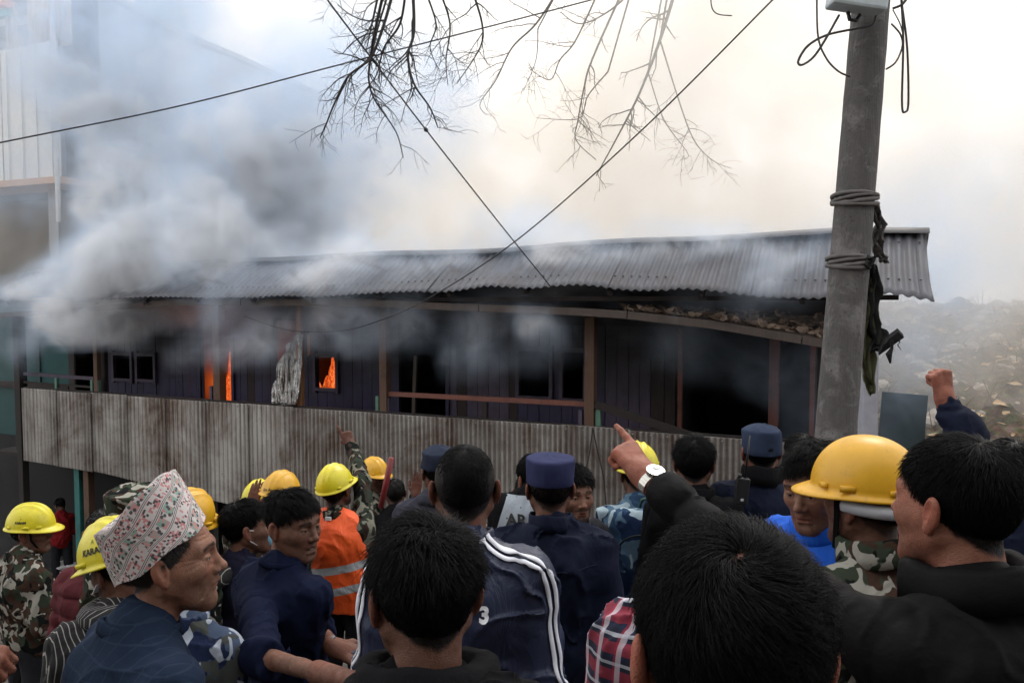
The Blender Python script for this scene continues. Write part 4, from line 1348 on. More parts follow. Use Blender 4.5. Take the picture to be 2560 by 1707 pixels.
nn_ = 60; vv = []
for i in range(nn_ + 1):
    u = tu(64) + (tu(172) - tu(64)) * i / nn_
    for z in (zr + .6, zt - .1): vv.append((u, tv + .12 + .035 * math.sin(i * .9) + .02 * math.sin(i * 2.3), z))
id_ = np.arange(len(vv)).reshape(-1, 2); f = np.stack([id_[:-1, 0], id_[:-1, 1], id_[1:, 1], id_[1:, 0]], -1)
cm = NT('cream curtain'); v_ = cm.obj(); cm.fin(cm.mix(cm.step(cm.noise(cm.obj((9, 9, .7)), 3, 4), .45, .6), (.80, .66, .46), (.52, .36, .22)), .9)
o = link('curtain', np_mesh('curtain', vv, f, True, None, cm.m), tl); o.modifiers.new('thick', 'SOLIDIFY').thickness = .006
MB().box((tu(5), tv + .1, tzz(80)), (.4, .06, .55)).build('window', plain('dark blue glass', (.03, .06, .12), .2), tl)
MB().box(((ul + tu(38)) / 2, tv - .05, tzz(22)), (tu(38) - ul, .12, .16)).build('teal_beam', plain('teal beam', (.08, .42, .42), .7), tl)
MB().box(((ul + tu(44)) / 2, tv - .12, tzz(4)), (tu(44) - ul, .3, .14)).build('roof_edge', plain('orange roof', (.62, .19, .10), .7), tl)
MB().tube([(tu(150), tv - .10, zr + 1.5), (tu(150), tv - .10, tzz(560))], .05, 10).build('drain_pipe', plain('pale drain pipe', (.6, .6, .6), .6), tl)
# recess under the slab, its shade put into a black back wall
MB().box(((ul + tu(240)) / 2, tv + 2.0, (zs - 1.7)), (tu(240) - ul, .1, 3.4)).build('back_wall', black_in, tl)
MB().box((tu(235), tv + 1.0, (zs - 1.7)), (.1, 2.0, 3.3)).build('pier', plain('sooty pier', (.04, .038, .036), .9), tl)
# concrete building whose long side runs away behind the roof
cb = empty('concrete_building', (0, 0, 0)); tag(cb, 'grey concrete building with a square window hole, fading into the smoke behind the roof', 'building')
A = at(150, 700, 18.5); Bp = at(800, 700, 27.5)
ax = Vector((Bp.x - A.x, Bp.y - A.y, 0)); LN = ax.length; ax.normalize(); nx_ = Vector((ax.y, -ax.x, 0))
def cbp(px, py):
    r = ray(px, py); o = Vector((0, 0, CAMZ)); t = (A - o).dot(nx_) / r.dot(nx_); p = o + r * t; q = p - A
    return q.dot(ax), p.z
tp = [cbp(*q) for q in ((150, -70), (440, 90), (535, 125), (640, 172), (800, 245))]
def top(s_): return float(np.interp(s_, [q[0] for q in tp], [q[1] for q in tp]))
w0, wz1 = cbp(592, 295); w1, _ = cbp(675, 300); wz0 = cbp(630, 422)[1]
def prism(m, s0, s1, z0, z1a, z1b, t=.3):
    P = [A + ax * s0, A + ax * s1, A + ax * s1 - nx_ * -t, A + ax * s0 - nx_ * -t]
    P = [A + ax * s0, A + ax * s1, A + ax * s1 - nx_ * t, A + ax * s0 - nx_ * t]
    zs_ = [z1a, z1b, z1b, z1a]
    m.add([(p.x, p.y, z0) for p in P] + [(p.x, p.y, z) for p, z in zip(P, zs_)], [(0, 3, 2, 1), (4, 5, 6, 7), (0, 1, 5, 4), (1, 2, 6, 5), (2, 3, 7, 6), (3, 0, 4, 7)])
m = MB(); N_ = 10
for i in range(N_): a, b = w0 * i / N_, w0 * (i + 1) / N_; prism(m, a, b, -6, top(a), top(b))
prism(m, w0, w1, -6, wz0, wz0); prism(m, w0, w1, wz1, top(w0), top(w1))
for i in range(4): a, b = w1 + (LN - w1) * i / 4, w1 + (LN - w1) * (i + 1) / 4; prism(m, a, b, -6, top(a), top(b))
m.build('wall', plaster, cb)
m = MB(); E = A + ax * LN; E.z = 0; sd_ = -nx_
ze_ = top(LN); m.beam(E + sd_ * .2 + Vector((0, 0, ze_ / 2 - 3)), E + sd_ * 7 + Vector((0, 0, ze_ / 2 - 3)), .3, ze_ + 6); m.build('end_wall', plaster, cb)
m = MB(); prism(m, w0 - .1, w0 + .0, wz0, wz1, wz1, .36); prism(m, w1, w1 + .1, wz0, wz1, wz1, .36); m.build('window_frame', pale, cb)
m = MB(); prism(m, w0 + .02, w1 - .02, wz0 - .02, wz1, wz1, .02); o = m.build('window', plain('pale shutter', (.72, .66, .6), .8), cb); o.location = -nx_ * -.0 + sd_ * .34
m = MB()
for i in range(9):
    a, b = LN * i / 9, LN * (i + 1) / 9; p, q = A + ax * a, A + ax * b
    m.beam((p.x, p.y, top(a) + .03), (q.x, q.y, top(b) + .03), .42, .12)
m.build('parapet_coping', plain('coping', (.36, .36, .37), .9), cb)
m = MB(); zf = 7.9; P = [A, A + ax * LN, A + ax * LN + sd_ * 6, A + sd_ * 6]
m.add([(p.x, p.y, zf) for p in P] + [(p.x, p.y, zf + .2) for p in P], [(0, 3, 2, 1), (4, 5, 6, 7), (0, 1, 5, 4), (1, 2, 6, 5), (2, 3, 7, 6), (3, 0, 4, 7)]); m.build('roof_slab', plaster, cb)
# water tank on that roof
tc_ = at(398, 60, 23.5); wt = empty('water_tank', (tc_.x + .1, tc_.y, tc_.z)); tag(wt, 'pale blue cylindrical water tank standing on the smoky concrete roof', 'water tank')
m = MB(); pr = []
for i in range(26): pr.append((0, 0, -1.1 + i * .12))
m.tube(pr, [.68 + .02 * (i % 2) for i in range(26)], 28); m.build('tank', plain('faded blue plastic', (.16, .42, .52), .5, 0, .1), wt, True)
MB().tube([(0, 0, 1.9), (0, 0, 2.02)], [.3, .25], 20).build('lid', plain('faded blue plastic', (.16, .42, .52), .5, 0, .1), wt)
# thin stays beside the tank
gw = empty('stay_wires', at(455, 95, 19.0)); tag(gw, 'thin stay wires leaning beside the blue tank', 'wires')
b0 = Vector(gw.location)
for (x0, y0, x1, y1) in ((440, -10, 468, 100), (447, 20, 486, 108)): MB().tube([at(x0, y0, 19) - b0, at(x1, y1, 19) - b0], .014, 5).build('wire', plain('grey wire', (.25, .25, .26), .6), gw)
MB().tube([at(492, 90, 19.5) - b0, at(493, 112, 19.5) - b0], .02, 5).build('stub', plain('grey wire', (.25, .25, .26), .6), gw)

# right end: pale post, green board, burnt rafter
cpst = MB().beam(at(2164, 1460, 7.6), at(2172, 842, 7.6), .13, .13, (0, 1, 0)).build('gate_post', plain('pale lavender post', (.34, .34, .38), .8))
tag(cpst, 'pale grey square post behind the concrete utility pole', 'post')
gb = MB().box(at(2250, 1075, 10.2) - Vector((0, 0, .36)), (.52, .06, 1.65), Matrix.Rotation(R(-20), 3, 'Z') @ Matrix.Rotation(R(3), 3, 'Y')).build('board', plain('dark green board', (.012, .03, .028), .7)); tag(gb, 'dark green upright board standing in the smoke below the rubble', 'board')
br = empty('burnt_beam', at(2165, 900, 7.9)); tag(br, 'charred black beam sticking up with a hanging shred, right of the utility pole', 'beam')
b0 = Vector(br.location)
MB().beam(at(2150, 905, 7.9) - b0, at(2252, 832, 7.7) - b0, .075, .10, (0, 1, 0)).build('timber', black_in, br)
MB().tube([at(2228, 850, 7.7) - b0, at(2230, 870, 7.7) - b0, at(2222, 885, 7.7) - b0, at(2226, 908, 7.7) - b0], [.02, .014, .03, .008], 6).build('shred', black_in, br)
MB().tube([at(2238, 842, 7.7) - b0, at(2250, 855, 7.7) - b0, at(2244, 862, 7.7) - b0, at(2252, 874, 7.7) - b0], [.012, .006, .006, .003], 5).build('shred', black_in, br)

# ------------------------------------------------------------------ utility pole
pn = NT('weathered concrete'); v_ = pn.obj(); vs_ = pn.obj((7, 7, .6))
c_ = pn.mix(pn.noise(vs_, 2.5, 5, .65), (.060, .056, .055), (.125, .117, .11))
c_ = pn.mix(pn.step(pn.noise(v_, 5, 5, .7, .5), .52, .70), c_, (.20, .19, .185))
c_ = pn.mix(pn.step(pn.noise(v_, 30, 4, .7), .60, .68), c_, (.05, .048, .046))
pn.bump(pn.math('ADD', pn.noise(v_, 26, 5, .7), pn.noise(vs_, 10, 4)), .7, .012); pn.fin(c_, .88)
pb = at(2094, 1350, 5.5); pb.z = gz(pb.x, pb.y) - .3; ptop = at(2190, -150, 5.75)
base2 = at(2090, 1070, 5.52); dirp = (ptop - base2).normalized()
pbase = base2 - dirp * ((base2.z - pb.z) / dirp.z)
pole = empty('utility_pole', pbase); tag(pole, 'leaning round concrete utility pole with a meter box near its top', 'pole')
L_ = (ptop - pbase).length + 1.6
m = MB(); nr_ = 40
m.tube([dirp * (L_ * i / nr_) for i in range(nr_ + 1)], [.140 - .026 * i / nr_ + .0015 * math.sin(i * 2.7) for i in range(nr_ + 1)], 36); m.build('shaft', pn.m, pole, True)
def PP(px, py, dY=0.): return at(px, py, 5.6 + dY) - pbase
lbx = plain('grey enamel box', (.50, .56, .58), .45)
MB().box(PP(2146, -20, -.16), (.36, .16, .24), Matrix.Rotation(R(8), 3, 'Y')).build('meter_box', lbx, pole, bevel=.02)
m = MB(); m.tube([PP(2120, 32, -.12), PP(2124, 50, -.14), PP(2140, 52, -.14), PP(2150, 38, -.13)], .013, 7); m.build('conduit', plain('dark cable', (.02, .02, .022), .5), pole, True)
cab = plain('dark cable', (.02, .02, .022), .5)
def spline(pts, n=10):
    out = []
    P = [pts[0]] + list(pts) + [pts[-1]]
    for i in range(1, len(P) - 2):
        for k in range(n):
            t = k / n; p0, p1, p2, p3 = P[i - 1], P[i], P[i + 1], P[i + 2]
            out.append(.5 * ((2 * p1) + (-p0 + p2) * t + (2 * p0 - 5 * p1 + 4 * p2 - p3) * t * t + (-p0 + 3 * p1 - 3 * p2 + p3) * t ** 3))
    out.append(pts[-1]); return out
for pts, r_ in (([(2042, -20), (2045, 90), (2065, 145), (2095, 178), (2125, 192)], .006),
               ([(2098, 38), (2060, 105), (2032, 145), (2004, 163), (1996, 152), (2020, 115), (2068, 88), (2140, 72), (2180, 62), (2190, 40)], .008),
               ([(2252, -20), (2258, 100), (2255, 260), (2263, 280), (2271, 255), (2268, 120), (2256, 20), (2252, -20)], .007),
               ([(2228, 60), (2250, 85), (2256, 115), (2240, 155), (2215, 174)], .006), ([(2232, 25), (2250, 60), (2258, 90)], .004), ([(2232, 22), (2255, 12), (2270, -8)], .009), ([(1776, -15), (1780, 20), (1795, 36), (1830, 40)], .004)):
    MB().tube(spline([PP(x, y, -.16 if i % 2 else -.15) for i, (x, y) in enumerate(pts)]), r_, 6).build('cable_loop', cab, pole, True)
# cloth strips tied to the pole
rag = cloth('grey rag cloth', (.15, .14, .135), .9)
rag_d = cloth('dark rag cloth', (.045, .047, .045), .9)
def ragtie(cy_, label, seed):
    c = base2 + dirp * ((at(2130, cy_, 5.55).z - base2.z) / dirp.z)
    rt = empty('rag_tie', c); tag(rt, label, 'rag')
    rq = random.Random(seed)
    for j in range(4):
        pts = []
        for i in range(25):
            a = 2 * PI * i / 24; r_ = .142 + .006 * rq.random() - .0 * j
            pts.append(Vector((r_ * math.cos(a), r_ * math.sin(a), .02 * math.sin(a * 1 + j * 1.2) + (j - 1.5) * .014)))
        pts[-1] = pts[0]
        MB().tube(pts, [.011 + .006 * rq.random() for _ in pts], 6, False).build('strand', rag, rt, True)
    return rt, c
r1, c1 = ragtie(497, 'grey rag knotted round the utility pole, the upper of two', 1)
r2, c2 = ragtie(655, 'grey rag knotted round the utility pole, the lower of two', 2)
def hang(pts, wd, Y, label, name, mat, seed):
    """a creased strip of cloth: centre line in the photo, widths in metres"""
    P = spline([at(x, y, Y) for x, y in pts], 8); n = len(P); vv = []; b0 = P[0]
    for i, p in enumerate(P):
        w = float(np.interp(i / (n - 1), np.linspace(0, 1, len(wd)), wd))
        for k_ in range(9):
            t = k_ / 8 - .5
            vv.append(p - b0 + Vector((t * w + .01 * math.sin(i * .8 + k_), .035 * math.sin(k_ * 1.7 + i * .25 + seed) , .012 * math.sin(k_ * 2.1 + i))))
    id_ = np.arange(len(vv)).reshape(n, 9); f = np.stack([id_[:-1, :-1], id_[1:, :-1], id_[1:, 1:], id_[:-1, 1:]], -1).reshape(-1, 4)
    o = link(name, np_mesh(name, vv, f, True, None, mat)); o.location = b0; o.modifiers.new('thick', 'SOLIDIFY').thickness = .004
    tag(o, label, 'cloth'); return o
hang([(2186, 512), (2198, 560), (2192, 600), (2205, 640), (2214, 655)], [.03, .07, .06, .07, .01], 5.62, 'grey cloth strip hanging from the upper rag on the pole', 'cloth_strip', rag, 1)
hang([(2178, 660), (2186, 720), (2184, 790), (2196, 840), (2180, 880)], [.03, .10, .09, .11, .06], 5.6, 'dark cloth strip hanging from the lower rag on the pole', 'cloth_strip', rag_d, 3)
hang([(2165, 700), (2172, 800), (2168, 900), (2176, 985)], [.04, .08, .10, .03], 5.62, 'long olive grey cloth hanging down beside the pole', 'cloth_strip', cloth('olive rag cloth', (.13, .13, .075), .9), 5)
hang([(2176, 640), (2172, 670)], [.08, .06], 5.45, 'small black knot of cloth at the pole', 'cloth_knot', rag_d, 7)

# ------------------------------------------------------------------ cables across the view
def cable(pts, r, label, Y):
    P = spline([at(x, y, yy) for (x, y), yy in zip(pts, Y)], 12); b0 = P[len(P) // 2]
    o = MB().tube([p - b0 for p in P], r, 6).build('cable', cab, None, True); o.location = b0; tag(o, label, 'cable'); return o
cable([(-700, 500), (0, 357), (450, 265), (870, 157), (1480, 0), (2100, -170)], .006, 'black cable crossing the upper left sky from the left edge through the twigs', [5.5, 6, 6.3, 6.6, 7, 7.4])
c_k = cable([(700, -160), (818, 0), (930, 148), (1065, 325), (1250, 560), (1378, 718)], .0065, 'black cable running down with a knot to the middle of the roof edge', [5.5, 6, 6.6, 7.3, 8.3, 9.0])
MB().ell((0, 0, 0), (.02, .02, .02), 8, 6).build('cable_knot', cab, c_k).location = at(1065, 325, 7.3) - Vector(c_k.location)
cable([(2080, -150), (1932, 0), (1600, 330), (1290, 602), (1060, 752), (930, 808), (840, 828), (720, 825), (610, 790)], .0065, 'black cable sagging from the upper right across the roof to the veranda', [6, 6.3, 7.2, 8.0, 9.3, 10.1, 10.6, 11, 11.5])
for i, pts in enumerate((((1482, 1068), (1474, 1130), (1462, 1190), (1458, 1260)), ((1482, 1068), (1492, 1120), (1508, 1190), (1515, 1262)))):
    cable(pts, .008, ('thin black wire hanging down the iron parapet, the one bending left', 'thin black wire hanging down the iron parapet, the one bending right')[i], [9.3] * 4)

# ------------------------------------------------------------------ bare trees
bark = plain('dark bark', (.030, .026, .024), .9, 0, .4, 20)
bark2 = plain('grey bark', (.17, .155, .14), .9, 0, .3, 20)
MINR = .0016
def twigs(m, P, r0, r1, rr, depth, dens, ln, droop=.25):
    n = len(P); m.tube(P, [r0 + (r1 - r0) * i / (n - 1) for i in range(n)], 5 if r0 > .004 else 4, False)
    if depth == 0: return
    L = sum((P[i + 1] - P[i]).length for i in range(n - 1)); k = max(1, int(L * dens))
    for q in range(k):
        t = rr.uniform(.12, 1.0); i = min(n - 2, int(t * (n - 1))); p = P[i].lerp(P[i + 1], t * (n - 1) - i)
        d = (P[i + 1] - P[i]).normalized(); side = Vector((rr.gauss(0, 1), rr.gauss(0, .5), rr.gauss(0, 1))); side = (side - d * side.dot(d)).normalized()
        dd = (d * rr.uniform(.3, .9) + side * rr.uniform(.5, 1.0)).normalized()
        l_ = ln * rr.uniform(.35, 1.1) * (1 - .35 * t); pts = [p]; m_ = 6
        bend = Vector((rr.gauss(0, .35), rr.gauss(0, .2), rr.gauss(0, .3) - droop))
        for s_ in range(m_):
            dd = (dd + bend * .22 + Vector((rr.gauss(0, .13), rr.gauss(0, .08), rr.gauss(0, .13)))).normalized(); pts.append(pts[-1] + dd * (l_ / m_))
        ra = (r0 + (r1 - r0) * t) * .6
        twigs(m, pts, max(ra, MINR), max(ra * .4, MINR * .7), rr, depth - 1, dens * 1.25, ln * .45, droop)
def tree(label, guides, Y, node, trunk, mat, seed, depth, dens, ln, rs=1.0):
    global MINR
    MINR = .0016 * rs * 1.3 if rs > 1 else .0016
    rr = random.Random(seed); g = Vector((trunk[0], trunk[1], gz(trunk[0], trunk[1])))
    rt = empty('bare_tree', g); tag(rt, label, 'tree')
    top_ = Vector(node) - g
    m = MB(); m.tube(spline([Vector((0, 0, -.2)), Vector((.1, .1, 2.2)), Vector((0, .2, 4.4)), top_ * .75 + Vector((0, 0, 1.3)), top_], 8), [.17 - .10 * i / 32 for i in range(33)], 10); m.build('trunk', mat, rt, True)
    for gi, (pts, r) in enumerate(guides):
        r *= rs; m = MB(); P = [at(x, y, Y + .25 * math.sin(gi * 2.3 + i * .5)) - g for i, (x, y) in enumerate(pts)]
        a = P[0]; mid = top_.lerp(a, .6) + Vector((0, 0, .25))
        m.tube(spline([top_, mid, a], 6), [r * 2.2 - r * 1.0 * i / 12 for i in range(13)], 6, False)
        twigs(m, spline(P, 7), r * 1.2, r * .35, rr, depth, dens, ln); m.build('branch', mat, rt, True)
tree('near bare tree whose dark twigs hang into the top of the picture', [
    ([(962, -30), (935, 90), (926, 150), (922, 200), (937, 250), (990, 330), (1008, 395)], .011),
    ([(985, -30), (960, 60), (930, 140), (905, 165), (868, 195), (835, 262), (815, 312), (800, 345)], .012),
    ([(950, -30), (930, 60), (915, 130)], .009), ([(975, -30), (945, 70), (925, 140), (870, 205), (862, 260)], .008),
    ([(1032, -30), (1035, 80), (1020, 140), (1035, 210), (1075, 270), (1095, 320)], .012), ([(1015, -30), (1000, 60), (960, 120), (940, 190), (900, 240)], .009),
    ([(1096, -30), (1125, 60), (1115, 150), (1120, 215)], .008), ([(1178, -30), (1205, 60), (1200, 120), (1142, 210)], .009), ([(1060, -30), (1090, 60), (1075, 120), (1100, 180)], .007),
    ([(840, -30), (855, 25), (850, 50)], .003)],
    6.6, at(1250, -420, 6.0), (4.2, 1.2), bark, 4, 2, 12.5, .46)
tree('pale bare tree behind in the smoke, its thin limbs coming down from the top centre', [
    ([(1400, -30), (1340, 60), (1280, 120), (1240, 200), (1200, 260), (1216, 288)], .012), ([(1345, 72), (1340, 150), (1308, 228)], .007),
    ([(1500, -30), (1440, 100), (1400, 150), (1375, 200), (1320, 170)], .010), ([(1560, -30), (1480, 150), (1460, 220), (1445, 300), (1440, 350), (1490, 400)], .013),
    ([(1690, -30), (1650, 100), (1600, 230), (1550, 330), (1490, 440)], .020), ([(1650, 100), (1700, 260), (1735, 350), (1780, 400), (1830, 422)], .009),
    ([(1590, -30), (1520, 30), (1450, 60), (1400, 30)], .012), ([(1520, 180), (1470, 240), (1455, 290), (1420, 300), (1340, 295)], .008), ([(1620, 180), (1660, 300), (1720, 385), (1700, 400)], .007)],
    19, at(1800, -700, 19), (27, 20), bark2, 9, 2, 3.6, 1.25, 1.9)

# ------------------------------------------------------------------ unseen row of houses added behind the camera to shade the crowd
for i, (x0, x1, h_, c_) in enumerate(((-13, -6.2, 8.5, (.20, .13, .10)), (-6, -.2, 10, (.26, .22, .18)), (0, 6.4, 9, (.16, .17, .18)), (6.6, 13, 8, (.24, .16, .12)))):
    gz0 = gz((x0 + x1) / 2, -5) - .6
    rt = empty('shading_house', ((x0 + x1) / 2, -5.5, gz0)); w_ = x1 - x0
    tag(rt, ('added brown plastered house shading the crowd from behind, farthest left', 'added tall sand coloured house shading the crowd from behind, left of the middle', 'added grey house shading the crowd from behind, right of the middle', 'added brick red house shading the crowd from behind, farthest right')[i], 'house', 'added shading houses')
    MB().box((0, -2.5, h_ / 2), (w_, 5, h_)).build('wall', plain('shading house wall %d' % i, c_, .9, 0, .3, 2), rt)
    MB().box((0, -2.4, h_ + .1), (w_ + .3, 5.6, .2)).build('roof', w_dark, rt)
    for fl_ in range(3):
        for k in range(3):
            MB().box((-w_ / 3 + k * w_ / 3, .02, 1.5 + fl_ * 2.7), (.95, .06, 1.25)).build('window', plain('dark pane', (.02, .025, .03), .2), rt)
# ------------------------------------------------------------------ smoke: two voxel volumes of real depth
def smoke(name, lo, hi, res, dens_fn, color, aniso, detail=2.0, mult=1.0, thin=None):
    nx, ny, nz = [max(4, int((hi[i] - lo[i]) / res)) for i in range(3)]
    g = np.stack(np.meshgrid(*[np.linspace(lo[i], hi[i], n) for i, n in enumerate((nx, ny, nz))], indexing='ij'), -1).astype(np.float32)
    d = np.maximum(dens_fn(g), 0).astype(np.float32)
    for ax in range(3):                                   # fade to nothing at the faces of the box
        sl = [slice(None)] * 3
        for e in (0, -1): sl[ax] = e; d[tuple(sl)] = 0
    c = [(lo[i] + hi[i]) / 2 for i in range(3)]
    me = bpy.data.meshes.new(name); me.vertices.add(nx * ny * nz)
    a = me.attributes.new('dens', 'FLOAT', 'POINT'); a.data.foreach_set('value', d.ravel())
    ob = link(name, me); ob.location = c
    ng = bpy.data.node_groups.new(name, 'GeometryNodeTree')
    ng.interface.new_socket('Geometry', in_out='INPUT', socket_type='NodeSocketGeometry'); ng.interface.new_socket('Geometry', in_out='OUTPUT', socket_type='NodeSocketGeometry')
    N, L = ng.nodes, ng.links
    gi, go = N.new('NodeGroupInput'), N.new('NodeGroupOutput'); vc = N.new('GeometryNodeVolumeCube')
    mn = tuple(lo[i] - c[i] for i in range(3)); mx = tuple(hi[i] - c[i] for i in range(3))
    vc.inputs['Min'].default_value = mn; vc.inputs['Max'].default_value = mx
    for k, v in zip('XYZ', (nx, ny, nz)): vc.inputs['Resolution ' + k].default_value = v
    pos = N.new('GeometryNodeInputPosition')
    def vm(op, a, b=None):
        n = N.new('ShaderNodeVectorMath'); n.operation = op
        for s, v in ((0, a), (1, b)):
            if v is None: continue
            if isinstance(v, tuple): n.inputs[s].default_value = v
            else: L.new(v, n.inputs[s])
        return n.outputs['Value'] if op == 'DOT_PRODUCT' else n.outputs[0]
    q = vm('DIVIDE', vm('SUBTRACT', pos.outputs[0], mn), tuple((mx[i] - mn[i]) / ((nx, ny, nz)[i] - 1) for i in range(3)))
    ix = vm('DOT_PRODUCT', vm('FLOOR', vm('ADD', q, (.5, .5, .5))), (float(ny * nz), float(nz), 1.))
    si = N.new('GeometryNodeSampleIndex'); si.data_type = 'FLOAT'; si.domain = 'POINT'; si.clamp = True
    na = N.new('GeometryNodeInputNamedAttribute'); na.data_type = 'FLOAT'; na.inputs['Name'].default_value = 'dens'
    L.new(gi.outputs[0], si.inputs['Geometry']); L.new(na.outputs[0], si.inputs['Value']); L.new(ix, si.inputs['Index']); L.new(si.outputs[0], vc.inputs['Density'])
    sm = N.new('GeometryNodeSetMaterial'); L.new(vc.outputs[0], sm.inputs[0]); L.new(sm.outputs[0], go.inputs[0])
    mt = bpy.data.materials.new(name); mt.use_nodes = True; T = mt.node_tree
    for n in list(T.nodes):
        if n.type == 'BSDF_PRINCIPLED': T.nodes.remove(n)
    pv = T.nodes.new('ShaderNodeVolumePrincipled'); pv.inputs['Density'].default_value = mult; pv.inputs['Anisotropy'].default_value = aniso
    pv.inputs['Color'].default_value = (*color, 1)
    # curling fine structure below the size of a voxel
    tc = T.nodes.new('ShaderNodeTexCoord'); nz_ = T.nodes.new('ShaderNodeTexNoise'); nz_.inputs['Scale'].default_value = detail; nz_.inputs['Detail'].default_value = 3; nz_.inputs['Roughness'].default_value = .6; nz_.inputs['Distortion'].default_value = 1.2
    mr = T.nodes.new('ShaderNodeMapRange'); mr.inputs[1].default_value = .36; mr.inputs[2].default_value = .64; mr.inputs[3].default_value = .28 * mult; mr.inputs[4].default_value = 1.7 * mult
    T.links.new(tc.outputs['Object'], nz_.inputs['Vector']); T.links.new(nz_.outputs['Fac'], mr.inputs[0]); T.links.new(mr.outputs[0], pv.inputs['Density'])
    cm_ = T.nodes.new('ShaderNodeMix'); cm_.data_type = 'RGBA'
    if thin is not None:                                   # thin smoke is bluish, thick smoke white
        at_ = T.nodes.new('ShaderNodeAttribute'); at_.attribute_name = 'density'; m2_ = T.nodes.new('ShaderNodeMapRange'); m2_.inputs[1].default_value = thin[1]; m2_.inputs[2].default_value = thin[2]
        T.links.new(at_.outputs['Fac'], m2_.inputs[0]); cm_.inputs[6].default_value = (*thin[0], 1); cm_.inputs[7].default_value = (*color, 1)
    else:                                                  # drifts of cream and of tan smoke
        n3 = T.nodes.new('ShaderNodeTexNoise'); n3.inputs['Scale'].default_value = .11; n3.inputs['Detail'].default_value = 2; m2_ = T.nodes.new('ShaderNodeMapRange'); m2_.inputs[1].default_value = .38; m2_.inputs[2].default_value = .62
        T.links.new(tc.outputs['Object'], n3.inputs['Vector']); T.links.new(n3.outputs['Fac'], m2_.inputs[0]); cm_.inputs[6].default_value = (*color, 1); cm_.inputs[7].default_value = (.99, .925, .83, 1)
    T.links.new(m2_.outputs[0], cm_.inputs[0]); T.links.new(cm_.outputs[2], pv.inputs['Color'])
    T.links.new(pv.outputs[0], T.nodes['Material Output'].inputs['Volume'])
    sm.inputs['Material'].default_value = mt; me.materials.append(mt)
    md = ob.modifiers.new('volume', 'NODES'); md.node_group = ng
    tag(ob, kind='stuff'); return ob, mt, pv
_cam = _A((0, 0, CAMZ))
def to_px(g):
    """where a world point lies, as direction angles from the photographer's place (for laying out the plume)"""
    x, y, z = g[..., 0], g[..., 1], g[..., 2] - CAMZ
    cy = y * cp - z * sp; cz = y * sp + z * cp
    cy = np.maximum(cy, .1)
    return 1280 + F * x / cy, 853.5 - F * cz / cy
def seg_blob(g, a, b, ra, rb):
    a, b = _A(a), _A(b); ba = b - a; t = np.clip(((g - a) @ ba) / float(ba @ ba), 0, 1)
    d = np.sqrt((((g - (a + t[..., None] * ba))) ** 2).sum(-1)); r = ra + (rb - ra) * t
    return np.clip(1 - d / r, 0, 1)
def near_smoke(g):
    q = g + (fbm(g * .9 + 3, 2)[..., None] - .5) * _A((1.5, 1.2, 1.3)) + (fbm(g * 2.4 + 31, 2)[..., None] - .5) * .45
    n = fbm(q * _A((1.05, 1.05, .9)), 4); n2 = fbm(q * 3.0 + 17, 3)
    w = np.clip((n - .43) * 6.0, 0, 1.5) * (.25 + 1.5 * n2)
    d = np.zeros(g.shape[:-1], np.float32); e = np.zeros_like(d)
    for (a, b, ra, rb, k, base) in PLUMES:
        t = seg_blob(q, a, b, ra, rb) ** 1.2
        d += k * t; e += k * base * t
    return d * w + e * (.3 + .7 * n2)
def hp3(px, py, v): return tuple(HB(px, py, v))
PLUMES = [
    (hp3(50, 850, .1), hp3(130, 730, -.3), .6, .7, 5.0, .3),
    (hp3(150, 750, -.3), hp3(430, 600, .2), .62, 1.15, 4.4, .4),
    (hp3(330, 830, .2), hp3(290, 700, -.4), .5, .9, 4.6, .3),
    (hp3(430, 800, .2), hp3(520, 650, .1), .5, .9, 2.6, .25),
    (hp3(200, 690, .1), hp3(580, 400, 1.5), .55, 1.8, 3.6, .35),
    (hp3(380, 520, 1.0), hp3(110, 170, 1.3), 1.1, 1.15, 3.2, .2),
    (hp3(420, 500, 1.5), hp3(330, -150, 2.0), 1.7, 2.6, 1.5, .5),
    (hp3(70, 400, .6), hp3(90, 60, 1.0), 1.2, 1.3, 1.0, .8),
    (hp3(540, 640, 1.2), hp3(780, 500, 2.2), .8, 1.4, 3.6, .25),
    (hp3(500, 560, 2.4), hp3(900, 260, 3.2), 1.8, 2.6, .8, .9),
    (hp3(560, 665, .5), hp3(900, 690, .1), .55, .6, 3.0, .5),
    (hp3(860, 690, .1), hp3(1400, 675, .0), .6, .7, 2.8, .7),
    (hp3(1350, 690, .0), hp3(1980, 660, .1), .6, .6, 1.9, .8),
    (hp3(560, 800, .0), hp3(1000, 790, .0), .5, .5, .8, .9),
    (hp3(1000, 790, .0), hp3(1700, 800, .1), .5, .5, .55, 1.0),
    (hp3(960, 860, .4), hp3(960, 730, -.35), .42, .45, 1.2, .3),
    (hp3(1190, 850, .4), hp3(1180, 750, -.3), .42, .45, .9, .3),
    (hp3(1340, 840, .6), hp3(1980, 890, .8), .5, .7, .5, .7),
    (hp3(1740, 750, .1), hp3(1800, 700, -.2), .4, .4, 1.2, .2),
    (hp3(2120, 1060, 1.2), hp3(2260, 760, 1.8), .9, 1.2, .5, .5),
    (hp3(2300, 760, 3.0), hp3(2420, 560, 4.0), 1.6, 2.2, .12, .8),
    (hp3(2000, 700, 3.0), hp3(2200, 640, 3.0), 1.0, 1.4, .4, .8),
]
def far_smoke(g):
    q = g + (fbm(g * .25 + 5, 2)[..., None] - .5) * 3
    n = fbm(q * _A((.22, .22, .26)), 4)
    x, y, z = g[..., 0], g[..., 1], g[..., 2]
    d = np.clip((n - .28) * 2.2, 0, 1.2)
    hfac = np.clip(1.25 - np.clip(z - 3, 0, 99) / 14, .15, 1.2)
    return d * hfac
SM1 = smoke('smoke', (-13.5, 6.2, -2.2), (8.5, 18.5, 8.0), .11, near_smoke, (.985, .99, 1.0), .1, 2.1, mult=1.1, thin=((.70, .83, 1.0), .1, 1.8))
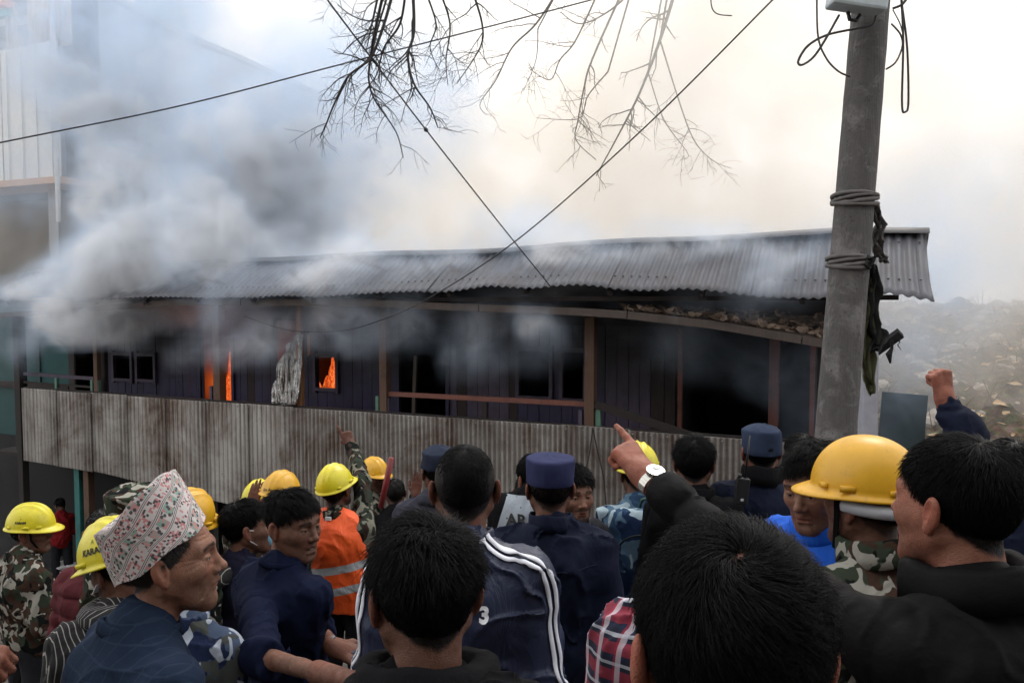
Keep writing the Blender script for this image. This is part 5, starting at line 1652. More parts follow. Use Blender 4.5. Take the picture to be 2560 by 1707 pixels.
SM2 = smoke('smoke_bank', (-24, 15.5, -3.5), (34, 40, 20), .5, far_smoke, (.998, .975, .945), .1, .35, mult=.18)
# ------------------------------------------------------------------ the crowd
navy = cloth('navy knit', (.0055, .008, .024))
navy_u = cloth('dark navy uniform', (.009, .012, .026), .8)
navy_b = cloth('blue black uniform', (.020, .026, .045), .8)
black_c = cloth('black cotton', (.007, .007, .008), .9)
slate = cloth('faded slate cotton', (.045, .045, .060), .9)
maroon = cloth('maroon quilted cloth', (.085, .020, .024), .8)
blue_n = cloth('bright blue nylon', (.015, .10, .52), .5)
orange = cloth('orange vest cloth', (.90, .13, .012), .7)
wood_c, dark_c, blue_c, grey_c = camo('woodland camouflage cloth', 'wood'), camo('dark woodland camouflage cloth', 'dark'), camo('blue camouflage cloth', 'blue'), camo('blue grey camouflage cloth', 'pack')
@once
def pufmat(name):
    n = NT(name); v = n.obj(); 
    n.bump(n.math('ADD', n.noise(n.obj((1, 1, 1.5)), 22, 3, .5, .2), n.math('MULTIPLY', n.noise(v, 300, 1), .05)), .30, .012)
    return n.fin(n.mix(n.noise(v, 8, 3), (.0055, .0053, .0056), (.010, .0096, .010)), .6, 0, .05)
puff_m = pufmat('black quilted nylon')
@once
def trackmat(name):
    n = NT(name); v = n.obj()
    n.bump(n.noise(n.obj((1.3, 1.3, .7)), 10, 4, .55, 1.0), .7, .02)
    return n.fin(n.mix(n.noise(v, 5, 3), (.017, .023, .050), (.027, .035, .070)), .42, 0, .3)
track_m = trackmat('shiny navy tracksuit')
@once
def blazermat(name):
    n = NT(name); v = n.obj(); X = n.xyz(v)
    a = n.math('PINGPONG', X[0], .016); b = n.math('PINGPONG', X[2], .016)
    la = n.math('LESS_THAN', a, .0016); lb = n.math('LESS_THAN', b, .0016)
    l = n.math('MAXIMUM', la, lb)
    g = n.noise(v, 5, 4, .6)
    c = n.mix(g, (.009, .017, .034), (.018, .029, .054)); c = n.mix(n.math('MULTIPLY', l, .17), c, (.055, .080, .12))
    dr = n.step(n.noise(n.obj((1, 1, .5), off=(3, 1, 0)), 4, 3), .52, .66)
    c = n.mix(n.math('MULTIPLY', dr, .5), c, (.012, .018, .035))
    n.bump(n.math('ADD', n.math('MULTIPLY', n.noise(v, 400, 1), .08), n.noise(n.obj((1.2, 1.2, .7)), 8, 3, .55, .8)), .5, .018)
    return n.fin(c, .92, 0, .08)
@once
def plaidmat(name):
    n = NT(name); v = n.obj(); X = n.xyz(v)
    def band(x, p, w): return n.math('LESS_THAN', n.math('PINGPONG', x, p), w)
    d = n.math('ADD', n.math('MULTIPLY', X[0], .8), n.math('MULTIPLY', n.math('MULTIPLY', X[1], n.math('SIGN', X[0])), .6)); z = X[2]
    c = n.mix(n.math('MULTIPLY', band(d, .023, .010), .6), (.012, .018, .055), (.004, .006, .018))
    c = n.mix(n.math('MULTIPLY', band(z, .023, .010), .6), c, (.004, .006, .018))
    c = n.mix(n.math('MULTIPLY', band(n.math('ADD', d, .023), .023, .0065), .42), c, (.45, .02, .03)); c = n.mix(n.math('MULTIPLY', band(n.math('ADD', z, .02), .023, .010), .42), c, (.45, .02, .03))
    c = n.mix(n.math('MULTIPLY', band(n.math('ADD', d, .02), .023, .005), .55), c, (.6, .62, .68)); c = n.mix(n.math('MULTIPLY', band(z, .023, .0028), .55), c, (.6, .62, .68))
    n.bump(n.noise(v, 12, 4), .3, .01)
    return n.fin(c, .88)
@once
def stripecloth(name):
    n = NT(name); v = n.obj(rnd=False); X = n.xyz(v)
    w = n.noise(v, 4, 2)
    s_ = n.math('LESS_THAN', n.math('PINGPONG', n.math('ADD', n.math('ADD', X[0], n.math('MULTIPLY', X[1], .5)), n.math('MULTIPLY', w, .08)), .009), .0014)
    n.bump(n.noise(v, 20, 4, .6, 1), .8, .01)
    return n.fin(n.mix(s_, (.012, .011, .012), (.28, .27, .25)), .95)
# Dhaka cloth: slanting rows of little pink, green and black figures between fine lines
@once
def topimat(name):
    n = NT(name); tc = n.N.new('ShaderNodeUVMap'); X = n.xyz(tc.outputs[0])
    u, v = X[0], X[1]
    r = n.math('ADD', n.math('MULTIPLY', u, .85), n.math('MULTIPLY', v, .52)); q = n.math('SUBTRACT', n.math('MULTIPLY', v, .85), n.math('MULTIPLY', u, .52))
    P = .030
    row = n.math('PINGPONG', q, P)                        # 0..P..0
    cb = n.N.new('ShaderNodeCombineXYZ'); n.set(cb.inputs[0], n.math('SNAP', r, .0042)); n.set(cb.inputs[1], n.math('SNAP', q, .0042))
    wn_ = n.N.new('ShaderNodeTexWhiteNoise'); wn_.noise_dimensions = '2D'; n.L.new(cb.outputs[0], wn_.inputs['Vector'])
    cell = wn_.outputs['Value']
    base = (.62, .57, .55)
    pink = n.mix(n.math('GREATER_THAN', cell, .55), base, (.55, .20, .20))
    c = n.mix(n.math('GREATER_THAN', row, P * .62), base, pink)
    c = n.mix(n.math('MULTIPLY', n.math('GREATER_THAN', row, P * .66), n.math('GREATER_THAN', cell, .80)), c, (.02, .02, .025))
    lat = n.math('LESS_THAN', row, P * .36)
    blk = n.math('LESS_THAN', n.math('PINGPONG', r, .013), .0048)
    vo = n.N.new('ShaderNodeTexVoronoi'); vo.voronoi_dimensions = '2D'; vo.inputs['Scale'].default_value = 95; cc = n.N.new('ShaderNodeCombineXYZ'); n.set(cc.inputs[0], r); n.set(cc.inputs[1], q); n.L.new(cc.outputs[0], vo.inputs['Vector'])
    c = n.mix(n.math('MULTIPLY', lat, n.math('SUBTRACT', 1, blk)), c, n.mix(n.math('GREATER_THAN', cell, .5), (.22, .38, .31), (.55, .25, .24)))
    c = n.mix(n.math('MULTIPLY', lat, n.math('LESS_THAN', vo.outputs['Distance'], .30)), c, (.03, .03, .035))
    ln = n.math('LESS_THAN', n.math('PINGPONG', n.math('SUBTRACT', row, P * .44), .0016), .0007)
    band = n.math('MULTIPLY', n.math('GREATER_THAN', row, P * .36), n.math('LESS_THAN', row, P * .60))
    c = n.mix(n.math('MULTIPLY', band, ln), c, (.05, .045, .05))
    g = n.noise(tc.outputs[0], 900, 1)
    c = n.mix(n.math('MULTIPLY', g, .35), c, (.35, .33, .33))
    n.bump(n.noise(tc.outputs[0], 30, 4), .5, .006)
    return n.fin(c, .9)
@once
def tapemat(name):
    n = NT(name); v = n.obj(); return n.fin(n.mix(n.noise(v, 30, 4), (.30, .32, .34), (.52, .54, .55)), .35, .1)
prnt = plain('black print', (.012, .012, .012), .6)
white_p = plain('white print', (.75, .76, .78), .6, 0, .06)
def V(*a): return Vector(a)

# 1 soldier at the left edge
P = person('soldier in woodland camouflage and yellow helmet at the left edge, looking right', 78, 1330, 4.6, yaw=84, by=35, pitch=2, hh=.0045, h=.009, hair='under', v=dict(skin='brown', cover=.9), topm=wood_c, arms=['down', 'fwd'], collar_=dict(h=.04), fold=.018)
ht = add_hat(P, 'lemon', tilt=-3)
print_on('lettering', 'KARAM', prnt, .017, hat_place(-PI / 2 * 1.05, .045), ht, bold=.0008); print_on('emblem', 'A', prnt, .012, hat_place(-PI / 2 * 1.05, .064), ht)
st = strap_mesh('chin_strap', [(.083, .03, .03), (.080, .035, -.03), (.055, .055, -.08), (0, .07, -.118)], .012, .002, black_c, P['root'], (1, 0, 0)); P['hp'](st)
# 2 someone bending inside the dark shop
P = person('man in a red shouldered dark top bending inside the dark shop under the parapet', 150, 1262, 14.3, yaw=-60, by=-30, pitch=-30, lean=.12, hh=.009, h=.014, hair='far', v=dict(skin='dark'), topm=cloth('dark red top', (.16, .010, .012), .8), arms=['fwd', 'fwd'])
# 3 man in maroon
P = person('man in a maroon jacket, grey cropped hair seen from behind, left of the patterned cap', 262, 1335, 3.7, yaw=-18, by=15, hh=.0045, h=.009, hair='farbuzz', v=dict(skin='brown', haircol=(.03, .028, .027)), topm=maroon, puff=.07, bulk=1.05, fold=.01)
# 4 helmet KARAM, scarf and mask
P = person('man bowing in a yellow helmet, striped scarf and white mask left of the patterned cap', 300, 1418, 2.62, yaw=-62, by=-20, pitch=-16, roll=-6, hh=.004, h=.008, hair='under', v=dict(skin='brown'), topm=stripecloth('black striped cloth'), bulk=.9)
ht = add_hat(P, 'lemon', tilt=-2)
print_on('lettering', 'KARAM', prnt, .026, hat_place(PI * .60, .050, .0), ht, bold=.001); print_on('emblem', 'A', prnt, .018, hat_place(PI * .60, .078), ht)
mk = strap_mesh('face_mask', [(-.079, -.002, -.02), (-.07, .04, -.045), (-.045, .085, -.055)], .03, .002, white_p, P['root'], (0, 0, 1)); P['hp'](mk)
m = MB(); m.tube(spline([V(-.11, -.10, -.13), V(-.12, .02, -.12), V(-.06, .11, -.12), V(.05, .11, -.12), V(.11, .0, -.13), V(.04, -.10, -.13), V(-.11, -.10, -.13)]), .042, 10); P['hp'](m.build('scarf', stripecloth('black striped cloth'), P['root'], True))
# 5 camouflage cap
P = person('soldier in a soft camouflage cap behind the patterned cap', 342, 1284, 3.6, yaw=12, hh=.0055, h=.011, hair='under', v=dict(skin='brown'), topm=wood_c)
def cap_mesh(name, mat, r=(.098, .112), h0=.02, h1=.125, flare=1.05, peak=.0, seed=1, dome=.02, wob=.003, seg=40):
    v, f = [], []; rr = random.Random(seed); ph = rr.random() * 6
    rows = [(0, 1.0), (.03, 1.02), (.25, 1.0 + (flare - 1) * .3), (.6, 1.0 + (flare - 1) * .7), (.92, flare), (1.0, flare * .975), (1.04, flare * .90)]
    for t, k in rows:
        for i in range(seg):
            a = 2 * PI * i / seg; w_ = 1 + wob / r[0] * (math.sin(3 * a + ph + t * 4) + .6 * math.sin(7 * a + t * 6))
            v.append((r[0] * k * w_ * math.cos(a), r[1] * k * w_ * math.sin(a) - .010, h0 + (h1 - h0) * t))
    n0 = len(rows)
    for q in range(1, 6):
        k = 1 - q / 6
        for i in range(seg):
            a = 2 * PI * i / seg; v.append((r[0] * flare * .9 * k * math.cos(a), r[1] * flare * .9 * k * math.sin(a) - .010, h1 + (h1 - h0) * .04 + dome * (1 - k * k) + wob * math.sin(5 * a + q)))
    v.append((0, -.010, h1 + (h1 - h0) * .04 + dome))
    for j in range(n0 + 4):
        for i in range(seg): f.append((j * seg + i, j * seg + (i + 1) % seg, (j + 1) * seg + (i + 1) % seg, (j + 1) * seg + i))
    L_ = (n0 + 4) * seg
    for i in range(seg): f.append((L_ + i, L_ + (i + 1) % seg, len(v) - 1))
    m = MB(); m.v = v; m.f = f
    if peak:
        b = len(m.v); N_ = 14; pv = []
        for lay in (0, -.004):
            for i in range(N_ + 1):
                a = PI * (.18 + .64 * i / N_); x, y = r[0] * math.cos(a), r[1] * math.sin(a) - .010; e = math.sin(PI * i / N_) ** .6 * peak
                pv += [(x * 1.01, y * 1.01, h0 + .006 + lay), (x * (1 + .1 * e / .05), y + e, h0 - .012 + lay - e * .15)]
        ff = []; K = 2 * (N_ + 1)
        for i in range(N_):
            ff += [(2 * i, 2 * i + 1, 2 * i + 3, 2 * i + 2), (K + 2 * i, K + 2 * i + 2, K + 2 * i + 3, K + 2 * i + 1), (2 * i + 1, K + 2 * i + 1, K + 2 * i + 3, 2 * i + 3)]
        m.add(pv, ff)
    me = bpy.data.meshes.new(name); me.from_pydata(m.v, [], m.f); me.update(); me.polygons.foreach_set('use_smooth', [True] * len(me.polygons)); me.materials.append(mat)
    return me
P['hp'](link('cap', cap_mesh('cap', wood_c, (.108, .125), .02, .105, 1.12, .055, 3, .03, .006), P['root']))
# 6 the man in the patterned cap
P = person('older man in a patterned pink cap and navy checked blazer, in profile', 428, 1398, 1.80, yaw=76, by=48, lean=.085, pitch=3, roll=0, hh=.0028, h=.006, hair='old', v=dict(skin='tan', haircol=(.05, .048, .046), stubble=.5, jaw=.92, nose=1.15, age=1.1, neck=.98, w=.98), topm=blazermat('navy checked wool'), eyes=True, collar_=dict(h=.024, th=.004, flare=.007, dz=-.008, mat=blazermat('navy checked wool')), fold=.008, sh_drop=.01, bulk=1.04, width=1.08)
v_, f_, uv_ = [], [], []
N_, M_ = 56, 16
for j in range(M_ + 1):
    t = j / M_
    for i in range(N_ + 1):
        a = 2 * PI * i / N_; k = 1 - .10 * t + .02 * math.sin(a * 3 + t * 2)
        x, y = .086 * k * math.cos(a), .108 * k * math.sin(a) - .012 - .006 * t
        z = .030 + .022 * math.sin(a) + t * (.118 + .012 * math.sin(a + .4) + .006 * math.sin(3 * a))
        v_.append((x, y, z + .004 * math.sin(a * 5 + t * 7))); uv_.append((a * .10, z))
for j in range(M_):
    for i in range(N_): b = j * (N_ + 1) + i; f_.append((b, b + 1, b + N_ + 2, b + N_ + 1))
b0 = len(v_); prev = M_ * (N_ + 1)
for q in range(1, 6):
    k = 1 - q / 6
    for i in range(N_ + 1):
        x, y, z = v_[M_ * (N_ + 1) + i]; zc = .030 + .118 + .004
        v_.append((x * k, (y + .018) * k - .018, z * k + (zc - .012 * math.exp(-((x * k / .02) ** 2))) * (1 - k))); uv_.append((x * k * 1.0, y * k))
    cur = len(v_) - (N_ + 1)
    for i in range(N_): f_.append((prev + i, prev + i + 1, cur + i + 1, cur + i))
    prev = cur
v_.append((0, -.018, .030 + .108)); uv_.append((0, 0))
for i in range(N_): f_.append((prev + i, prev + i + 1, len(v_) - 1))
me = bpy.data.meshes.new('patterned_cap'); me.from_pydata(v_, [], f_); me.update(); me.polygons.foreach_set('use_smooth', [True] * len(me.polygons))
ul_ = me.uv_layers.new(name='UVMap'); li = np.zeros(len(me.loops), np.int32); me.loops.foreach_get('vertex_index', li); ul_.data.foreach_set('uv', np.array(uv_, np.float32)[li].ravel())
me.materials.append(topimat('woven dhaka cloth')); o = link('patterned_cap', me, P['root']); o.matrix_local = P['HM'] @ Matrix.Rotation(R(20), 4, 'X') @ Matrix.Translation((0, .004, -.006)) @ Matrix.Scale(1.06, 4)
# 7 helmeted man behind him
P = person('man in an amber helmet half hidden behind the patterned cap', 462, 1318, 3.4, yaw=25, hh=.0055, h=.010, hair='under', v=dict(skin='brown'), topm=wood_c, roll=6, collar_=dict(h=.04))
add_hat(P, 'amber', roll=10)
m = MB(); m.tube(spline([V(.14, -.12, 1.40), V(.17, .02, 1.38), V(.10, .14, 1.36), V(-.08, .13, 1.37), V(-.16, -.02, 1.38), V(-.02, -.14, 1.42), V(.14, -.12, 1.40)]), .05, 12)
sc_ = m.build('scarf', stripecloth('black striped cloth'), P['root'], True); sc_.location = (0, 0, P['dz'] - .01)
# 8 blue camouflage back
P = person('policeman in blue camouflage, head hidden behind the man in the patterned cap', 468, 1432, 2.45, yaw=20, by=12, pitch=-25, lean=.03, hh=.005, h=.007, hair='farbuzz', v=dict(skin='brown'), topm=blue_c, fold=.012, collar_=dict(h=.045, flare=.012), width=.98)
m = MB(); m.beam((.10, -.0, 1.44 + P['dz'] - .055), (.185, .0, 1.405 + P['dz'] - .075), .045, .008, (0, 0, 1)); m.build('shoulder_strap', blue_c, P['root'])
# 9 masked man
P = person('black haired man with a blue surgical mask and dark navy shirt, looking right', 618, 1318, 3.5, yaw=66, by=30, pitch=3, hh=.0038, h=.009, hair='mid', v=dict(skin='brown'), topm=cloth('dark navy shirt', (.014, .014, .028)), eyes=True)
s = Sdf(); s.ell((0, .078, -.052), (.034, .036, .048), .01); s.cut((0, .052, -.05), (0, -1, 0), .09); mv, mf = s.mesh(.004)
P['hp'](link('face_mask', np_mesh('face_mask', mv, mf, True, None, plain('blue mask cloth', (.25, .52, .68), .8)), P['root']))
m = MB(); m.tube([(.030, .090, -.022), (.060, .05, -.008), (.082, .0, .008)], .0016, 5); m.tube([(.030, .080, -.085), (.065, .03, -.065), (.082, -.01, -.03)], .0016, 5); P['hp'](m.build('mask_loop', white_p, P['root']))
# 10 man in the navy sweater
c10 = at(735, 1310, 2.85)
P = person('man in a navy blue sweater turning his face to the right with open mouth', 733, 1312, 2.85, yaw=118, by=38, pitch=-4, roll=0, hh=.003, h=.007, hair='spiky', v=dict(skin='brown', mouth=.011, w=1.04, stubble=.2, nose=1.08, jaw=1.08), topm=navy, eyes=True,
           arms=[(at(655, 1640, 2.35), at(905, 1712, 1.98), V(1, -.3, -.15), V(0, 0, 1), 'relaxed', True), (at(775, 1560, 2.95), at(836, 1618, 2.75), V(1, -.1, -.35), V(.2, -.5, .8), 'relaxed', True)], sleeve=(.12, .5), fold=.014, bulk=1.0, collar_=dict(h=.018, flare=.004, dz=.006), width=1.04)
def watch(parent_T, J, mat_band, mat_face, off=.03, r=.034, face=.019, ang=0):
    e, w, bk = J[0], J[1], J[3]; d = (w - e).normalized(); z = Vector(bk); z = (z - d * z.dot(d)).normalized(); x = d.cross(z); c = w - d * off
    m = MB(); pts = [c + x * (r * math.cos(t_)) + z * (r * .85 * math.sin(t_)) for t_ in np.linspace(0, 2 * PI, 29)]
    for a, b in zip(pts[:-1], pts[1:]): m.beam(a, b, .020, .004, (a + b) / 2 - c)
    wb = m.build('watch', mat_band, parent_T)
    m = MB(); fc = c + z * (r * .85 + .001); m.tube([fc - z * .003, fc + z * .007], face, 28); m.build('watch_case', mat_band, wb)
    m = MB(); m.tube([fc + z * .0068, fc + z * .0076], face * .86, 28); m.build('watch_face', mat_face, wb)
    m = MB(); m.beam(fc + z * .0082, fc + z * .0082 + x * face * .6, .0012, .0006, z); m.beam(fc + z * .0084, fc + z * .0084 + d * face * .45, .0014, .0006, z); m.build('watch_hand', prnt, wb)
m = MB(); m.tube([V(-.013, .082, -.0665), V(-.006, .0875, -.0665), V(.006, .0875, -.0665), V(.013, .082, -.0665)], .0030, 6); P['hp'](m.build('teeth', plain('teeth', (.55, .52, .46), .3), P['root'], True))
watch(P['root'], P['J'][1], plain('black watch band', (.012, .012, .013), .4), plain('grey watch glass', (.2, .21, .22), .2), .012, .030, .013)
# 11 and 12, two helmets in front of the parapet
P = person('helmeted man seen from behind in front of the iron parapet, hat an orange yellow', 700, 1248, 4.7, yaw=18, pitch=-4, roll=4, hh=.0055, h=.011, hair='under', v=dict(skin='brown'), topm=dark_c)
ht = add_hat(P, 'amber', tilt=-4)
print_on('lettering', 'Sim Ao', prnt, .024, hat_place(PI * .98, .030, .10), ht, bold=.0004)
P = person('man holding the rim of his lemon yellow helmet, half hidden by the orange yellow helmet', 648, 1262, 5.3, yaw=10, hh=.006, h=.013, hair='under', v=dict(skin='brown'), topm=dark_c, arms=[(at(585, 1330, 5.2), at(628, 1268, 5.0), V(.25, .1, 1), V(0, -1, 0), 'open', True), 'down'])
add_hat(P, 'lemon')
# 13 soldier in the orange vest pointing
P = person('soldier in an orange safety vest and lemon helmet pointing up at the house', 840, 1226, 5.0, yaw=20, by=14, side=-.06, pitch=10, roll=-6, hh=.0045, h=.0085, hair='under', v=dict(skin='dark'), topm=dark_c, fold=.010,
           arms=['down', (at(905, 1205, 5.15), at(878, 1112, 5.5), V(-.45, .3, .85), V(.3, -1, .2), 'point', True)], collar_=dict(h=.035), width=1.18)
add_hat(P, 'lemon', tilt=2)
dz, nb = P['dz'], P['nb']
s = Sdf(); s.ell((nb.x * .75, -.014, dz + 1.25), (.225, .158, .19), .05); s.ell((0, 0, dz + 1.03), (.215, .158, .20), .06); s.ell((0, 0, dz + .88), (.19, .145, .16), .05)
for sx in (-1, 1): s.cone(nb + V(sx * .045, -.01, -.012), nb + V(sx * .115, -.01, -.050), .052, .066, .04); s.ell(P['sh'][0 if sx < 0 else 1] + V(sx * .060, 0, -.06), (.062, .085, .115), .025, 's')
s.ell(nb + V(0, .02, .04), (.055, .06, .10), .02, 's'); s.cut((0, 0, dz + .86), (0, 0, -1), .4)
vv, vf_ = s.mesh(.008, folds(.009, 7., 2.))
VM = NT('orange mesh vest'); v_ = VM.obj(); X = VM.xyz(v_)
c_ = VM.mix(VM.noise(v_, 9, 4), (.75, .075, .008), (.95, .13, .015)); VM.bump(VM.math('ADD', VM.math('MULTIPLY', VM.noise(v_, 260, 1), .1), VM.noise(VM.obj((1.2, 1.2, .6)), 9, 4, .6, 1)), .7, .02)
zz = VM.math('SUBTRACT', X[2], VM.math('MULTIPLY', X[0], .22))
for zc in (dz + 1.12, dz + .99):
    c_ = VM.mix(VM.math('LESS_THAN', VM.math('ABSOLUTE', VM.math('SUBTRACT', zz, zc)), .024), c_, (.42, .44, .46))
VM.fin(c_, .6)
link('safety_vest', np_mesh('safety_vest', vv, vf_, True, None, VM.m), P['root'])
MB().box(nb + V(-.005, -.10, .00), (.035, .012, .02)).build('collar_tag', white_p, P['root'])
# 14 helmeted man facing us, with the red stick
P = person('helmeted man with goggles on his brow facing right beside a dark red stick', 935, 1192, 6.7, yaw=128, by=60, pitch=-5, hh=.0055, h=.013, hair='under', v=dict(skin='dark'), topm=dark_c, eyes=True)
add_hat(P, 'amber', tilt=4)
m = MB(); m.tube([V(-.07, .07, .028), V(-.03, .098, .030), V(.03, .098, .030), V(.07, .07, .028)], .012, 8); P['hp'](m.build('goggles', plain('dark goggles', (.02, .02, .022), .15), P['root'], True))
o = MB().tube([V(0, 0, 0), at(979, 1144, 6.0) - at(952, 1268, 6.0)], .022, 10).build('stick', plain('dark red paint', (.17, .015, .018), .5), None, True); o.location = at(952, 1268, 6.0); tag(o, 'dark red stick held upright between the helmets and the black haired men', 'stick')
m = MB(); m.tube([at(952, 1268, 6.0) - Vector(o.location), at(945, 1330, 6.0) - Vector(o.location)], .02, 8); 
# 15 low head with hands up
P = person('short haired man low in the crowd holding both hands up, right of the red stick', 988, 1232, 6.6, yaw=-10, hh=.006, h=.014, hair='farbuzz', v=dict(skin='dark'), topm=black_c, arms=['down', (at(1045, 1300, 6.3), at(1040, 1238, 6.2), V(.1, .1, 1), V(0, -1, 0), 'open', True)])
# 16 man in dark cap and slate jacket
P = person('man in a dark cap and faded slate jacket, mostly behind the tracksuit man', 1098, 1178, 4.0, yaw=-18, by=20, hh=.0055, h=.010, hair='under', v=dict(skin='brown'), topm=slate, collar_=dict(h=.04))
P['hp'](link('cap', cap_mesh('cap', navy_b, (.088, .108), .02, .10, .98, .045, 2, .03, .003), P['root']))
m = MB()
# 17 tracksuit man
P = person('broad man in a navy tracksuit top with white shoulder stripes, seen from behind', 1162, 1222, 2.15, yaw=-4, by=8, hh=.0035, h=.0055, hair='crop', v=dict(skin='brown', w=1.04, neck=1.08), topm=track_m, collar_=dict(h=.042, th=.006, flare=.006, dz=-.004), fold=.020, width=1.12, bulk=1.06,
           arms=['down', 'down'])
sh1, e1 = P['sh'][1], P['J'][1][0]; w1 = P['J'][1][1]; nb = P['nb']
def surf_strip(P, path, wd, offs, mat, name, lift=.0045):
    """a stripe laid on the jacket: path points are dropped onto it along the direction to its core"""
    jk = P['jacket']; me = jk.data
    from mathutils.bvhtree import BVHTree
    n = len(me.vertices); co = np.empty(n * 3, np.float32); me.vertices.foreach_get('co', co); co = co.reshape(-1, 3)
    if 'bvh' not in P: P['bvh'] = BVHTree.FromPolygons([tuple(c) for c in co.tolist()], [tuple(p.vertices) for p in me.polygons])
    bv = P['bvh']; S_ = spline(path, 14); vv = []
    for i, p in enumerate(S_):
        q, nr, _, _ = bv.find_nearest(p); d = (S_[min(i + 1, len(S_) - 1)] - S_[max(i - 1, 0)]).normalized(); x = d.cross(nr).normalized()
        for k in (-1, 0, 1):
            r_, n2, _, _ = bv.find_nearest(q + x * (offs + wd / 2 * k)); vv.append(r_ + n2 * lift)
    vv = np.array(vv); vv_s = vv.reshape(-1, 3, 3); vv_s[1:-1] = (vv_s[:-2] + 2 * vv_s[1:-1] + vv_s[2:]) / 4
    id_ = np.arange(len(vv)).reshape(-1, 3); f = np.stack([id_[:-1, :-1], id_[1:, :-1], id_[1:, 1:], id_[:-1, 1:]], -1).reshape(-1, 4)
    o = link(name, np_mesh(name, vv_s.reshape(-1, 3), f, True, None, mat), P['root']); m_ = o.modifiers.new('thick', 'SOLIDIFY'); m_.thickness = .0015; m_.offset = 0
stripe_m = plain('white stripe', (.70, .72, .78), .55, 0, .08)
for i in (0, 1):
    sx = -1 if i == 0 else 1; s_, e_, w_ = P['sh'][i], P['J'][i][0], P['J'][i][1]
    path = [nb + V(sx * .055, -.035, .03), nb + V(sx * .11, -.05, .0), s_ + V(sx * .03, -.06, .05), s_ + V(sx * .07, -.05, -.03), s_.lerp(e_, .5) + V(sx * .07, -.045, 0), e_ + V(sx * .07, -.04, 0), e_.lerp(w_, .6) + V(sx * .06, -.035, 0), w_ + V(sx * .05, -.03, 0)]
    for off in (-.011, .011): surf_strip(P, path, .0125, off, stripe_m, 'sleeve_stripe')
bv = P['bvh']
def place_back(x, y, c=V(.084, -.3, nb.z - .13)):
    hit = bv.ray_cast(V(c.x + x, -.6, c.z + y), V(0, 1, 0)); return (hit[0] if hit[0] is not None else V(c.x + x, -.14, c.z + y)) + V(0, -.003, 0)
print_on('lettering', '3', white_p, .052, lambda x, y: place_back(x, y), P['root'], bold=.0022)
# 19 camouflage and AR shirt men behind the policeman
P = person('man in a black and pale grey jersey lettered AR behind the flat capped policeman', 1338, 1200, 3.85, yaw=-25, by=-5, pitch=-18, hunch=.085, hh=.005, h=.008, hair='mid', v=dict(skin='brown'), topm=black_c)
bvj = P['jacket'].data; P['bvh'] = None; del P['bvh']
nb = P['nb']
from mathutils.bvhtree import BVHTree
bv19 = BVHTree.FromPolygons([tuple(v.co) for v in bvj.vertices], [tuple(p.vertices) for p in bvj.polygons])
def pb19(x, y, c=V(-.115, 0, nb.z - .095), off=.004):
    h_ = bv19.ray_cast(V(c.x + x, -.6, c.z + y), V(0, 1, 0)); return (h_[0] if h_[0] is not None else V(c.x + x, -.12, c.z + y)) + V(0, -off, 0)
vv = []; NN = 14
for j in range(NN + 1):
    for i in range(NN + 1):
        x = -.075 + .19 * i / NN; y = -.10 + .20 * j / NN
        x0 = -.085 + .06 * max(0, (y + .1) / .2) ** 1.5
        vv.append(pb19(x0 + (.115 - x0) * i / NN, y))
id_ = np.arange((NN + 1) ** 2).reshape(NN + 1, NN + 1); f = np.stack([id_[:-1, :-1], id_[:-1, 1:], id_[1:, 1:], id_[1:, :-1]], -1).reshape(-1, 4)
link('back_panel', np_mesh('back_panel', vv, f, True, None, cloth('pale grey jersey', (.36, .40, .44), .8)), P['root'])
print_on('lettering', 'AR', prnt, .070, lambda x, y: pb19(x + .01, y + .0, off=.014), P['root'], bold=.002)
P = person('soldier in woodland camouflage stooping, only his shoulder seen left of the policeman', 1322, 1236, 4.5, yaw=10, pitch=-20, lean=.06, hh=.006, h=.010, hair='farbuzz', v=dict(skin='brown'), topm=wood_c, side=.05)
# 20 policeman in the flat cap
P = person('policeman in a navy flat topped cap and navy shirt, seen from behind', 1375, 1222, 3.0, yaw=-3, by=2, hh=.0038, h=.0065, hair='under', v=dict(skin='brown', cover=.85), topm=navy_u, fold=.018, width=1.10, bulk=1.04, collar_=dict(h=.05, th=.007, flare=.006, dz=-.0), arms=['down', 'down'])
P['hp'](link('cap', cap_mesh('cap', cloth('navy cap cloth', (.030, .034, .085), .8), (.086, .106), .028, .118, 1.06, .05, 5, .006, .0016), P['root']))
m = MB(); m.tube([V(-.02, -.03, .0), V(0, 0, 0)], .001, 4)
ms = strap_mesh('mask_loop', [(-.084, -.006, .0), (-.080, .03, -.035), (-.05, .08, -.05)], .004, .002, black_c, P['root'], (1, 0, 0)); P['hp'](ms)
nb = P['nb']; surf_strip(P, [nb + V(-.17, -.10, -.10), nb + V(-.06, -.14, -.115), nb + V(.06, -.14, -.115), nb + V(.17, -.10, -.10)], .004, 0, navy_b, 'yoke_seam', .001)
# 21 bearded man
P = person('bearded man with curly hair facing the camera, right of the flat cap', 1433, 1236, 3.55, yaw=158, by=150, pitch=0, hh=.0035, h=.010, hair='messy', v=dict(skin='tan', beard=1.0, mouth=.001), topm=cloth('dark jacket with pale edge', (.02, .02, .024), .8), eyes=True, collar_=dict(h=.05))
